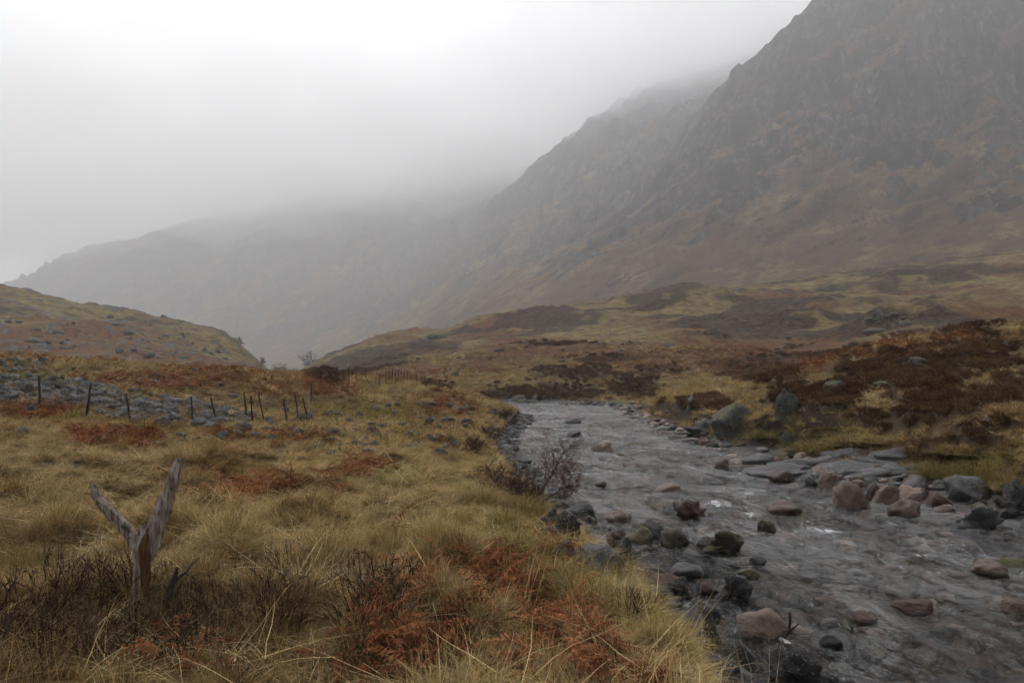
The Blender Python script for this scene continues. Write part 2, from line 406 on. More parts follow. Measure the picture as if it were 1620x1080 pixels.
def mountain_material():
    m, nt = nodes_of('mountain_side'); b = NB(nt)
    pos = b.n('ShaderNodeTexCoord').outputs['Object']
    geo = b.n('ShaderNodeNewGeometry')
    sp = b.n('ShaderNodeSeparateXYZ'); nt.links.new(pos, sp.inputs[0])
    sn = b.n('ShaderNodeSeparateXYZ'); nt.links.new(geo.outputs['Normal'], sn.inputs[0])
    st = b.mapping(b.mapping(pos, (1, 1, 1), (0, R(33), 0)), (0.20, 0.07, 1.0))
    n1 = b.noise(st, 0.011, 6, 0.62, dist=0.4); n2 = b.noise(st, 0.035, 6, 0.66); n3 = b.noise(pos, 0.11, 6, 0.72); n4 = b.noise(pos, 0.022, 5, 0.6)
    grain = b.noise(b.mapping(pos, (1, 1, 0.30)), 0.11, 8, 0.80)
    gully = b.noise(b.mapping(pos, (1, 0.4, 0.10)), 0.030, 4, 0.6, dist=0.5)
    blot = b.noise(pos, 0.012, 5, 0.6)
    hz = b.math('MULTIPLY', b.math('SUBTRACT', sp.outputs[2], 190), 0.00060)
    rv = b.math('ADD', b.math('ADD', b.math('MULTIPLY', n1, 1.0), b.math('MULTIPLY', n2, 1.0)), b.math('ADD', b.math('MULTIPLY', n3, 0.24), hz))
    rv = b.math('ADD', rv, b.math('MULTIPLY', b.math('SUBTRACT', 0.72, sn.outputs[2]), 0.35))
    rockm = b.step(1.11, 1.155, rv)
    rock = b.ramp(grain, [(0.32, (0.016, 0.012, 0.012)), (0.46, (0.062, 0.049, 0.048)), (0.56, (0.135, 0.118, 0.120)), (0.68, (0.36, 0.35, 0.355))])
    rock = b.mix(b.math('MULTIPLY', b.step(0.50, 0.40, gully), 0.75), rock, (0.030, 0.024, 0.023))
    rock = b.mix(b.math('MULTIPLY', b.step(0.46, 0.64, blot), 0.45), rock, (0.055, 0.042, 0.038))
    grass = b.ramp(n2, [(0.36, (0.10, 0.050, 0.024)), (0.46, (0.25, 0.155, 0.062)), (0.56, (0.45, 0.33, 0.14)), (0.70, (0.25, 0.19, 0.075))])
    rust = b.ramp(n3, [(0.35, (0.09, 0.036, 0.018)), (0.65, (0.28, 0.125, 0.06))])
    g = b.mix(b.math('MULTIPLY', b.step(0.46, 0.53, b.math('ADD', b.math('MULTIPLY', n4, 0.5), b.math('MULTIPLY', n2, 0.5))), 0.8), grass, rust)
    g = b.mix(b.math('MULTIPLY', b.step(0.50, 0.62, n3), 0.55), g, (0.075, 0.052, 0.034))
    c = b.mix(rockm, g, rock)
    nrm = b.bump(b.math('ADD', grain, n3), 1.0, 9.0)
    b.out(b.bsdf(c, 0.95, nrm, 0.1))
mountain_material()

def rock_material(name, c0, c1, c2, lichen=0.0, lcol=(0.42, 0.42, 0.40), moss=0.0, rough=0.55, mcol=(0.16, 0.14, 0.03)):
    m, nt = nodes_of(name); b = NB(nt)
    pos = b.n('ShaderNodeTexCoord').outputs['Object']
    inf = b.n('ShaderNodeObjectInfo')
    o = b.n('ShaderNodeVectorMath', operation='ADD'); nt.links.new(pos, o.inputs[0])
    cb = b.n('ShaderNodeCombineXYZ'); b.put(cb.inputs[0], b.math('MULTIPLY', inf.outputs['Random'], 37)); nt.links.new(cb.outputs[0], o.inputs[1])
    p = o.outputs[0]
    n1 = b.noise(p, 1.6, 6, 0.65); n2 = b.noise(p, 7, 6, 0.72); n3 = b.noise(p, 22, 4, 0.7)
    c = b.ramp(b.math('ADD', b.math('MULTIPLY', n1, 0.55), b.math('MULTIPLY', n2, 0.45)), [(0.32, c0), (0.5, c1), (0.68, c2)])
    c = b.mix(b.math('MULTIPLY', b.step(0.5, 0.62, n3), 0.35), c, tuple(v * 0.55 for v in c1))
    if lichen:
        c = b.mix(b.math('MULTIPLY', b.step(0.66 - lichen * 0.14, 0.70 - lichen * 0.14, b.noise(p, 9, 5, 0.7)), 0.85), c, lcol)
    if moss:
        g = b.n('ShaderNodeNewGeometry'); sg = b.n('ShaderNodeSeparateXYZ'); nt.links.new(g.outputs['Normal'], sg.inputs[0])
        mk = b.step(0.9 - moss, 1.1 - moss * 0.6, b.math('ADD', b.math('MULTIPLY', sg.outputs[2], 0.5), b.math('MULTIPLY', n2, 0.9)))
        c = b.mix(mk, c, mcol)
    hv = b.math('ADD', 0.75, b.math('MULTIPLY', inf.outputs['Random'], 0.5))
    mul = b.n('ShaderNodeVectorMath', operation='SCALE'); nt.links.new(c, mul.inputs[0]); nt.links.new(hv, mul.inputs['Scale'])
    nrm = b.bump(b.math('ADD', b.math('MULTIPLY', n2, 1.0), b.math('MULTIPLY', n3, 0.4)), 0.8, 0.15)
    b.out(b.bsdf(mul.outputs[0], rough, nrm, 0.4))

rock_material('stone_pink', (0.095, 0.062, 0.047), (0.185, 0.128, 0.098), (0.28, 0.212, 0.172), rough=0.42)
rock_material('stone_tan', (0.20, 0.135, 0.10), (0.34, 0.24, 0.185), (0.43, 0.335, 0.27), rough=0.35)
rock_material('stone_grey', (0.055, 0.053, 0.052), (0.12, 0.115, 0.112), (0.22, 0.215, 0.21), lichen=0.3)
rock_material('stone_dark', (0.022, 0.020, 0.019), (0.048, 0.044, 0.042), (0.095, 0.088, 0.084), lichen=0.45)
rock_material('stone_rust', (0.05, 0.028, 0.022), (0.105, 0.055, 0.042), (0.17, 0.10, 0.08))
rock_material('stone_moss', (0.035, 0.032, 0.026), (0.075, 0.068, 0.05), (0.13, 0.12, 0.09), moss=0.42, mcol=(0.10, 0.088, 0.032))
rock_material('stone_ochre', (0.085, 0.062, 0.03), (0.17, 0.13, 0.066), (0.24, 0.195, 0.12), rough=0.35)
rock_material('stone_lichen', (0.040, 0.038, 0.036), (0.085, 0.082, 0.078), (0.17, 0.165, 0.155), lichen=0.6, lcol=(0.30, 0.30, 0.285), moss=0.25, rough=0.85, mcol=(0.10, 0.09, 0.03))
rock_material('stone_pale', (0.035, 0.033, 0.031), (0.085, 0.081, 0.078), (0.18, 0.175, 0.17), lichen=0.8, lcol=(0.46, 0.46, 0.45), rough=0.7)
rock_material('stone_wall', (0.04, 0.038, 0.036), (0.105, 0.10, 0.098), (0.24, 0.235, 0.23), lichen=0.5, lcol=(0.42, 0.42, 0.41), rough=0.8)

def plant_material(name, trans=0.3, rough=0.8):
    m, nt = nodes_of(name); b = NB(nt)
    a = b.n('ShaderNodeAttribute', attribute_name='tint', attribute_type='INSTANCER')
    v = b.n('ShaderNodeAttribute', attribute_name='shade')
    c = b.mix(1.0, a.outputs['Color'], v.outputs['Color'], 'MULTIPLY')
    df = b.n('ShaderNodeBsdfDiffuse'); nt.links.new(c, df.inputs[0])
    tr = b.n('ShaderNodeBsdfTranslucent'); nt.links.new(c, tr.inputs[0])
    mx = b.n('ShaderNodeMixShader'); mx.inputs[0].default_value = trans
    nt.links.new(df.outputs[0], mx.inputs[1]); nt.links.new(tr.outputs[0], mx.inputs[2])
    b.out(mx.outputs[0])
plant_material('plant_blade', 0.15)
plant_material('plant_wood', 0.0)

def own_plant_material(name, tint):
    m, nt = nodes_of(name); b = NB(nt)
    v = b.n('ShaderNodeAttribute', attribute_name='shade')
    c = b.mix(1.0, tint, v.outputs['Color'], 'MULTIPLY')
    df = b.n('ShaderNodeBsdfDiffuse'); nt.links.new(c, df.inputs[0])
    tr = b.n('ShaderNodeBsdfTranslucent'); nt.links.new(c, tr.inputs[0])
    mx = b.n('ShaderNodeMixShader'); mx.inputs[0].default_value = 0.3
    nt.links.new(df.outputs[0], mx.inputs[1]); nt.links.new(tr.outputs[0], mx.inputs[2])
    b.out(mx.outputs[0])
own_plant_material('tussock_straw', (0.40, 0.29, 0.125))
own_plant_material('tussock_olive', (0.27, 0.205, 0.085))
own_plant_material('tussock_pale', (0.50, 0.40, 0.21))
own_plant_material('tussock_moss', (0.225, 0.18, 0.062))
own_plant_material('bracken_dead', (0.29, 0.122, 0.055))

def simple_material(name, stops, scale=(8, 8, 8), rough=0.85, bump_d=0.01, detail=6, spec=0.25):
    m, nt = nodes_of(name); b = NB(nt)
    pos = b.n('ShaderNodeTexCoord').outputs['Object']
    mp = b.mapping(pos, scale)
    n = b.noise(mp, 1.0, detail, 0.7, dist=0.3)
    c = b.ramp(n, stops)
    b.out(b.bsdf(c, rough, b.bump(n, 0.9, bump_d), spec))
simple_material('dead_wood', [(0.34, (0.07, 0.046, 0.034)), (0.43, (0.21, 0.155, 0.12)), (0.53, (0.36, 0.295, 0.25)), (0.66, (0.52, 0.46, 0.41))], (42, 42, 3.6), 0.85, 0.03)
simple_material('bark_strip', [(0.30, (0.025, 0.018, 0.014)), (0.5, (0.075, 0.055, 0.045)), (0.70, (0.16, 0.13, 0.11))], (40, 40, 9), 0.9, 0.02)
simple_material('heart_wood', [(0.30, (0.03, 0.015, 0.008)), (0.5, (0.12, 0.055, 0.025)), (0.70, (0.22, 0.12, 0.06))], (40, 40, 5), 0.85, 0.02)
simple_material('dark_wood', [(0.30, (0.02, 0.016, 0.014)), (0.5, (0.055, 0.044, 0.038)), (0.72, (0.15, 0.13, 0.12))], (22, 22, 6), 0.9, 0.01)
simple_material('twig_red', [(0.30, (0.05, 0.029, 0.024)), (0.5, (0.115, 0.064, 0.051)), (0.70, (0.19, 0.12, 0.095))], (9, 9, 9), 0.8, 0.002)
simple_material('twig_grey', [(0.30, (0.035, 0.028, 0.026)), (0.5, (0.06, 0.048, 0.045)), (0.70, (0.10, 0.08, 0.075))], (2, 2, 2), 0.9, 0.002)
simple_material('post_wood', [(0.30, (0.016, 0.013, 0.012)), (0.5, (0.042, 0.035, 0.032)), (0.70, (0.10, 0.09, 0.085))], (30, 30, 5), 0.9, 0.004)
rock_material('stone_shelf', (0.035, 0.033, 0.033), (0.085, 0.080, 0.080), (0.17, 0.165, 0.165), lichen=0.2, rough=0.5)
simple_material('wire_metal', [(0.3, (0.06, 0.045, 0.04)), (0.7, (0.14, 0.12, 0.11))], (20, 20, 20), 0.6, 0.001)

def water_material():
    m, nt = nodes_of('river_water'); b = NB(nt)
    pos = b.n('ShaderNodeTexCoord').outputs['Object']
    mp = b.mapping(pos, (1.0, 0.40, 1.0), (0, 0, R(-6)))
    r1 = b.noise(mp, 3.2, 5, 0.62, dist=0.8); r2 = b.noise(mp, 11, 4, 0.65, dist=0.4)
    h = b.math('ADD', b.math('MULTIPLY', r1, 0.7), b.math('MULTIPLY', r2, 0.3))
    calm = b.step(0.36, 0.62, b.noise(b.mapping(pos, (1, 0.5, 1)), 0.55, 3, 0.5, dist=0.6))
    h = b.math('MULTIPLY', h, b.math('ADD', 0.30, b.math('MULTIPLY', calm, 0.85)))
    nrm = b.bump(h, 1.0, 0.50); nfr = b.bump(h, 1.0, 0.19)
    fr = b.n('ShaderNodeFresnel'); fr.inputs['IOR'].default_value = 1.34; nt.links.new(nfr, fr.inputs['Normal'])
    gl = b.n('ShaderNodeBsdfGlossy'); gl.inputs['Roughness'].default_value = 0.10; nt.links.new(nrm, gl.inputs['Normal'])
    gl.inputs['Color'].default_value = (0.95, 0.97, 1, 1)
    tr = b.n('ShaderNodeBsdfTransparent'); tr.inputs[0].default_value = (0.86, 0.84, 0.79, 1)
    mx = b.n('ShaderNodeMixShader'); nt.links.new(fr.outputs[0], mx.inputs[0]); nt.links.new(tr.outputs[0], mx.inputs[1]); nt.links.new(gl.outputs[0], mx.inputs[2])
    fo = b.n('ShaderNodeAttribute', attribute_name='foam')
    fm = b.step(0.50, 0.72, b.math('ADD', b.math('MULTIPLY', fo.outputs['Fac'], 0.42), b.math('MULTIPLY', b.math('SUBTRACT', b.noise(mp, 5.5, 7, 0.8, dist=1.2), 0.42), 2.0)))
    fm = b.math('MULTIPLY', fm, b.math('MINIMUM', b.math('MULTIPLY', b.math('SUBTRACT', fo.outputs['Fac'], 0.12), 2.0), 0.75))
    df = b.n('ShaderNodeBsdfDiffuse'); df.inputs[0].default_value = (0.72, 0.74, 0.74, 1)
    m2 = b.n('ShaderNodeMixShader'); nt.links.new(fm, m2.inputs[0]); nt.links.new(mx.outputs[0], m2.inputs[1]); nt.links.new(df.outputs[0], m2.inputs[2])
    b.out(m2.outputs[0])
water_material()

# ------------------------------------------------------------------ mesh helpers
def mesh_from(name, V, Q, mat=None, smooth=True, attrs=None):
    """V (n,3); Q int array of quads (n,4) or a list of faces"""
    me = bpy.data.meshes.new(name)
    V = np.asarray(V, np.float32)
    if isinstance(Q, np.ndarray):
        k = Q.shape[1]
        me.vertices.add(len(V)); me.vertices.foreach_set('co', V.ravel())
        me.loops.add(Q.size); me.loops.foreach_set('vertex_index', Q.astype(np.int32).ravel())
        me.polygons.add(len(Q)); me.polygons.foreach_set('loop_start', np.arange(0, Q.size, k, dtype=np.int32))
        me.polygons.foreach_set('use_smooth', np.full(len(Q), smooth))
        me.update(calc_edges=True); me.validate()
    else:
        me.from_pydata([tuple(map(float, v)) for v in V], [], Q)
        me.polygons.foreach_set('use_smooth', np.full(len(me.polygons), smooth))
    for nm, (typ, val) in (attrs or {}).items():
        a = me.attributes.new(nm, typ, 'POINT')
        a.data.foreach_set({'FLOAT': 'value', 'FLOAT_COLOR': 'color', 'FLOAT_VECTOR': 'vector'}[typ], np.asarray(val, np.float32).ravel())
    if mat: me.materials.append(MATS[mat])
    return me

def add(name, me, parent=None, loc=None, label=None, cat=None, group=None, kind=None):
    o = bpy.data.objects.new(name, me)
    COL.objects.link(o)
    if parent: o.parent = parent
    if loc is not None: o.location = loc
    if label: o['label'] = label
    if cat: o['category'] = cat
    if group: o['group'] = group
    if kind: o['kind'] = kind
    return o

class Tubes:
    def __init__(s): s.V = []; s.F = []; s.n = 0
    def tube(s, pts, rad, sides=5, cap=True, jit=0.0, rng=None):
        pts = [Vector(p) for p in pts]
        t0 = (pts[1] - pts[0]).normalized()
        ref = Vector((1, 0, 0)) if abs(t0.x) < 0.8 else Vector((0, 1, 0))
        base = s.n
        for i, p in enumerate(pts):
            t = (pts[min(i + 1, len(pts) - 1)] - pts[max(i - 1, 0)]).normalized()
            u = (ref - t * ref.dot(t)).normalized(); ref = u; v = t.cross(u)
            for k in range(sides):
                a = 2 * math.pi * k / sides
                r = rad[i] * (1 + (rng.normal() * jit if rng is not None else 0))
                s.V.append(p + (u * math.cos(a) + v * math.sin(a)) * r)
        for i in range(len(pts) - 1):
            for k in range(sides):
                k2 = (k + 1) % sides
                s.F.append((base + i * sides + k, base + i * sides + k2, base + (i + 1) * sides + k2, base + (i + 1) * sides + k))
        s.n += len(pts) * sides
        if cap and sides > 2:
            s.F.append(tuple(base + k for k in range(sides))[::-1])
            s.F.append(tuple(base + (len(pts) - 1) * sides + k for k in range(sides)))
    def mesh(s, name, mat, smooth=True): return mesh_from(name, s.V, s.F, mat, smooth)

# ------------------------------------------------------------------ terrain sheets
az = np.concatenate([np.linspace(-180, -40, 36)[:-1], np.linspace(-40, -36, 12)[:-1], np.linspace(-36, 36, 640), np.linspace(36, 40, 12)[1:], np.linspace(40, 180, 36)[1:]])
rr = np.concatenate([np.exp(np.arange(math.log(0.9), math.log(62), 0.0105)), np.exp(np.arange(math.log(62), math.log(560), 0.0062)), np.exp(np.arange(math.log(560), math.log(3350), 0.0058)), [3500, 3700, 4000, 4300]])
AZ, RRR = np.meshgrid(np.radians(az), rr)
TX = (RRR * np.sin(AZ)).ravel(); TY = (RRR * np.cos(AZ)).ravel()
TZ = height(TX, TY)
TV = np.stack([TX, TY, TZ], 1)
nc, nr = len(az), len(rr)
ii = np.arange(nr - 1)[:, None] * nc + np.arange(nc - 1)[None]
TQ = np.stack([ii, ii + 1, ii + nc + 1, ii + nc], -1)[:, :, ::-1]
fy = (RRR * np.cos(AZ))[:-1, :-1]; frr = RRR[:-1, :-1]
fpx = CX + F * np.tan(np.clip(AZ[:-1, :-1], -1.2, 1.2)); fpx = np.where(np.cos(AZ[:-1, :-1]) > 0.3, fpx, np.where(AZ[:-1, :-1] < 0, -999, 2600))
TC = cover(TX, TY, TZ)

def sheet(name, sel, mat):
    q = TQ[sel]
    u, inv = np.unique(q.ravel(), return_inverse=True)
    me = mesh_from(name, TV[u], inv.reshape(-1, 4), mat, True, {'cover': ('FLOAT_COLOR', TC[u])})
    return add(name, me, kind='structure')
near_sel = frr < 70
hill_sel = (~near_sel) & (frr < 560)
ground = sheet('ground', near_sel, 'moor_near')
hl = sheet('hillside', hill_sel & (fpx < 452), 'moor_hill'); hl['label'] = 'brown rounded hill with grey outcrops on the left'
hr = sheet('hillside', hill_sel & (fpx >= 452), 'moor_hill'); hr['label'] = 'long heather and grass hillside across the river'
mt = (frr >= 560)
m1 = sheet('mountain', mt & (fy < 1400) & (fpx > 452), 'mountain_side'); m1['label'] = 'steep dark craggy mountain flank rising out of frame on the right'
m2 = sheet('mountain', mt & (fy >= 1400) & (fy < 2250) & (fpx > 452), 'mountain_side'); m2['label'] = 'hazy mountain spur behind the dark crag, top lost in cloud'
m3 = sheet('mountain', mt & ~((fy < 2250) & (fpx > 452)), 'mountain_side'); m3['label'] = 'farthest pale mountainside fading into low cloud'

# ------------------------------------------------------------------ river water
FOAM = [(1135, 797, 34, 8, 1), (1190, 812, 26, 8, 1.0), (1300, 840, 44, 7, 1), (1285, 825, 20, 5, .8), (1470, 880, 40, 6, .8), (1500, 905, 60, 8, .7), (1590, 888, 24, 7, 1), (1210, 868, 30, 5, .8), (1430, 898, 24, 5, .7), (1180, 780, 40, 5, .8), (1060, 790, 30, 4, .6),
        (990, 742, 12, 3, .8), (1100, 745, 20, 3, .6), (1190, 800, 60, 14, .55), (1290, 795, 30, 5, .6), (945, 715, 10, 3, .7), (1010, 800, 18, 4, .5), (1105, 760, 26, 4, .6), (860, 722, 20, 4, .6), (905, 730, 20, 4, .5), (1250, 938, 40, 10, .45), (1400, 960, 60, 10, .4),
        (1160, 715, 30, 4, .5), (870, 690, 30, 4, .5), (930, 680, 40, 4, .5), (1050, 860, 30, 5, .4)]
wy = np.concatenate([np.linspace(-30, 3, 24)[:-1], np.exp(np.arange(math.log(3), math.log(105), 0.008))])
wu = np.linspace(0, 1, 190)
xl = np.interp(wy, [-30, 0, 13, 35, 58, 66, 105], [-4, 0.6, 0.6, -2.5, -4, -60, -120]); xr = np.interp(wy, [-30, 0, 18, 60, 80, 105], [10, 12.5, 13.2, 11.5, 10, 2])
WX = (xl[:, None] + (xr - xl)[:, None] * wu[None]).ravel(); WY = np.repeat(wy, len(wu))
wa = np.clip(1.2 - WY / 60, 0.35, 1)
wz = 0.045 * fbm(WX / 0.5, WY / 1.3, 3, 201) + 0.045 * fbm(WX / 1.6, WY / 3.0, 2, 211)
wpx, wpy = pix(WX, WY, np.zeros_like(WX))
foam = blobs(wpx, wpy, FOAM) + 0.10
foam = np.where(WY > 4, foam, 0)
wz = wz + 0.05 * foam * np.abs(fbm(WX / 0.3, WY / 0.5, 2, 221))
n2 = len(wu); wi = np.arange(len(wy) - 1)[:, None] * n2 + np.arange(n2 - 1)[None]
WQ = np.stack([wi, wi + 1, wi + n2 + 1, wi + n2], -1).reshape(-1, 4)
water = add('river_water', mesh_from('river_water', np.stack([WX, WY, wz], 1), WQ, 'river_water', True, {'foam': ('FLOAT', foam)}), kind='structure')

# ------------------------------------------------------------------ haze and low cloud
def volume_material(name, dens, col, aniso=0.0):
    m, nt = nodes_of(name)
    v = nt.nodes.new('ShaderNodeVolumePrincipled')
    v.inputs['Color'].default_value = (*col, 1); v.inputs['Density'].default_value = dens; v.inputs['Anisotropy'].default_value = aniso
    v.inputs['Density Attribute'].default_value = ''
    v.inputs['Temperature Attribute'].default_value = ''
    o = nt.nodes.new('ShaderNodeOutputMaterial'); nt.links.new(v.outputs[0], o.inputs['Volume'])
volume_material('haze_air', 0.00047, (0.985, 0.992, 1.0), 0.6)
volume_material('cloud_thin', 0.0011, (0.995, 0.997, 1.0), 0.8)
volume_material('cloud_mid', 0.0022, (0.995, 0.997, 1.0), 0.8)
volume_material('cloud_air', 0.0036, (0.995, 0.997, 1.0), 0.8)

def box_mesh(name, a, b, mat):
    V = [(x, y, z) for x in (a[0], b[0]) for y in (a[1], b[1]) for z in (a[2], b[2])]
    return mesh_from(name, V, [(0, 1, 3, 2), (4, 6, 7, 5), (0, 4, 5, 1), (2, 3, 7, 6), (0, 2, 6, 4), (1, 5, 7, 3)], mat, False)
add('haze', box_mesh('haze', (-4600, -4600, -40), (4600, 4600, 1030), 'haze_air'), kind='stuff')

cxn, cyn = 150, 120
gx = np.linspace(-3900, 3900, cxn); gy = np.linspace(520, 4250, cyn)
GX, GY = np.meshgrid(gx, gy)
N = cxn * cyn
ci = np.arange(cyn - 1)[:, None] * cxn + np.arange(cxn - 1)[None]
qb = np.stack([ci, ci + cxn, ci + cxn + 1, ci + 1], -1).reshape(-1, 4)
qt = np.stack([ci, ci + 1, ci + cxn + 1, ci + cxn], -1).reshape(-1, 4) + N
def rim(l): l = np.asarray(l); return np.stack([l[:-1], l[1:], l[1:] + N, l[:-1] + N], -1)
e1 = np.arange(cxn); e2 = (cyn - 1) * cxn + np.arange(cxn)[::-1]; e3 = np.arange(cyn)[::-1] * cxn; e4 = np.arange(cyn) * cxn + cxn - 1
CQ = np.concatenate([qb, qt, rim(e1), rim(e2), rim(e3), rim(e4)])
base0 = 565 - 55 * sst(1350, 1750, GY) - 55 * sst(2100, 2700, GY)
for k, (lift, top_z, mt_) in enumerate([(-25, 990, 'cloud_thin'), (45, 975, 'cloud_mid'), (115, 960, 'cloud_air')]):
    bot = base0 + lift + 100 * fbm(GX / 480, GY / 480, 3, 301 + k) + 90 * fbm(GX / 170, GY / 170, 3, 311 + k)
    wedge = sst(520 + 60 * k, 1000, GY)
    top = bot + 8 + (top_z - bot) * wedge * (1 - sst(3900, 4250, GY)) * (1 - sst(3300, 3900, np.abs(GX)))
    bot = bot + 120 * (1 - wedge)
    top = np.minimum(np.maximum(top, bot + 8), top_z + 15)
    V = np.concatenate([np.stack([GX, GY, bot], -1).reshape(-1, 3), np.stack([GX, GY, top], -1).reshape(-1, 3)])
    add('low_cloud', mesh_from('low_cloud', V, CQ, mt_, True), kind='stuff')['label'] = 'low grey cloud hiding the mountain tops'

# ------------------------------------------------------------------ plants: prototype meshes
def blades(rng, n, L, spread, lean, droop, width, seg=4, base=0.06, flat=0.0):
    """arching grass blades as narrow ribbons; returns verts, quads, per-vertex colour factor"""
    V = []; Q = []; C = []
    for _ in range(n):
        a = rng.uniform(0, 2 * math.pi); r0 = base * math.sqrt(rng.uniform())
        x, y, z = r0 * math.cos(a), r0 * math.sin(a), 0.0
        h = a + rng.normal() * 0.7 if flat == 0 else rng.uniform(0, 2 * math.pi)
        el = max(0.12, math.pi / 2 - abs(rng.normal()) * lean - flat)
        l = L * rng.uniform(0.55, 1.15); w = width * rng.uniform(0.7, 1.3)
        dr = droop * rng.uniform(0.5, 1.5)
        sh = rng.uniform(0.4, 1.3) if rng.uniform() < 0.75 else rng.uniform(1.2, 1.75); warm = rng.uniform(-0.08, 0.08)
        tw = rng.uniform(-0.6, 0.6)
        b0 = len(V)
        for k in range(seg + 1):
            t = k / seg
            wx, wy = -math.sin(h + tw), math.cos(h + tw)
            ww = w * (1 - 0.85 * t) * 0.5
            V.append((x - wx * ww, y - wy * ww, z)); V.append((x + wx * ww, y + wy * ww, z))
            C += [(sh * (1 + warm), sh, sh * (1 - warm), 1)] * 2
            e = el - dr * t * t * 1.6
            st = l / seg
            x += math.cos(h) * math.cos(e) * st; y += math.sin(h) * math.cos(e) * st; z += math.sin(e) * st
            z = max(z, 0.012 + 0.02 * t) if k else z
            h += rng.normal() * 0.12
        for k in range(seg):
            Q.append((b0 + 2 * k, b0 + 2 * k + 1, b0 + 2 * k + 3, b0 + 2 * k + 2))
    return np.array(V), np.array(Q), np.array(C)

def plant_mesh(name, V, Q, C, mat): return mesh_from(name, V, np.asarray(Q), mat, False, {'shade': ('FLOAT_COLOR', C)})

def frond(rng, V, Q, C, base, az_, L, el, droop, pin=15):
    """one dead bracken frond: a curved rachis with drooping, curled pinnae"""
    x, y, z = base; seg = pin; h = az_
    sh = rng.uniform(0.65, 1.35)
    def rib(p0, p1, w0, w1, s):
        d = np.subtract(p1, p0); n = np.cross(d, (0, 0, 1)); ln = np.linalg.norm(n)
        n = n / ln if ln > 1e-6 else np.array((1, 0, 0))
        b0 = len(V)
        V.extend([np.array(p0) - n * w0, np.array(p0) + n * w0, np.array(p1) + n * w1, np.array(p1) - n * w1])
        C.extend([(s, s, s, 1)] * 4); Q.append((b0, b0 + 1, b0 + 2, b0 + 3))
    for k in range(seg):
        t = k / seg; e = el - droop * t * 1.8
        st = L / seg
        nx = (x + math.cos(h) * math.cos(e) * st, y + math.sin(h) * math.cos(e) * st, max(z + math.sin(e) * st, 0.02))
        rib((x, y, z), nx, 0.0035 * (1.1 - t), 0.003 * (1.1 - t), sh * 1.25)
        if t > 0.15:
            pl = L * 0.36 * (1.1 - t) * rng.uniform(0.6, 1.1)
            for sd in (-1, 1):
                hh = h + sd * rng.uniform(0.7, 1.3)
                p0 = np.array(nx); zz = 0.0
                pe = e * 0.3 - rng.uniform(0.1, 0.9)
                for j in range(3):
                    q = p0 + np.array((math.cos(hh) * math.cos(pe), math.sin(hh) * math.cos(pe), math.sin(pe))) * pl / 3
                    q[2] = max(q[2], 0.01)
                    rib(p0, q, (0.006, 0.008, 0.005)[j] * rng.uniform(0.6, 1.2), (0.008, 0.005, 0.001)[j], sh * rng.uniform(0.7, 1.3))
                    p0 = q; pe -= rng.uniform(0.1, 0.7); hh += rng.normal() * 0.3
        x, y, z = nx; h += rng.normal() * 0.12

def bracken_mesh(seed, n, L, mat, name='bracken'):
    rng = np.random.default_rng(seed); V = []; Q = []; C = []
    for _ in range(n):
        a = rng.uniform(0, 6.28); r = 0.18 * math.sqrt(rng.uniform())
        frond(rng, V, Q, C, (r * math.cos(a), r * math.sin(a), 0), a + rng.normal() * 0.8, L * rng.uniform(0.6, 1.1), rng.uniform(0.2, 1.2), rng.uniform(0.5, 1.3))
    return plant_mesh(name, np.array(V), np.array(Q), np.array(C), mat)

def heather_mesh(seed, n, L, mat, leafy=1.0, name='heather'):
    """woody twigs that fork twice, with short scale-leaf sprigs"""
    rng = np.random.default_rng(seed); V = []; Q = []; C = []
    def stick(p, d, l, w, s):
        d = d / np.linalg.norm(d); q = p + d * l
        n = np.cross(d, rng.normal(size=3)); n /= np.linalg.norm(n)
        b0 = len(V); V.extend([p - n * w, p + n * w, q + n * w * 0.6, q - n * w * 0.6]); C.extend([s] * 4); Q.append((b0, b0 + 1, b0 + 2, b0 + 3))
        return q
    for _ in range(n):
        a = rng.uniform(0, 6.28); sp = rng.uniform(0, 1)
        d = np.array((math.cos(a) * sp, math.sin(a) * sp, 1.0)); p = np.array((math.cos(a), math.sin(a), 0)) * 0.08 * rng.uniform()
        g = rng.uniform(0.5, 0.9)
        p = stick(p, d, L * 0.45 * rng.uniform(0.6, 1.2), 0.004, (g, g, g, 1))
        for _ in range(3):
            d2 = d + rng.normal(size=3) * 0.45
            q = stick(p, d2, L * 0.3 * rng.uniform(0.6, 1.2), 0.003, (g, g, g, 1))
            for _ in range(2):
                d3 = d2 + rng.normal(size=3) * 0.5
                q3 = stick(q, d3, L * 0.28 * rng.uniform(0.5, 1.2), 0.0022, (g, g, g, 1))
                if rng.uniform() < leafy:
                    s = rng.uniform(0.7, 1.7)
                    for k in range(3):
                        pp = q + (q3 - q) * (k / 3)
                        stick(pp, d3 + rng.normal(size=3) * 0.9, L * 0.10, 0.007, (s, s * rng.uniform(0.85, 1.0), s * 0.85, 1))
    return plant_mesh(name, np.array(V), np.array(Q), np.array(C), mat)

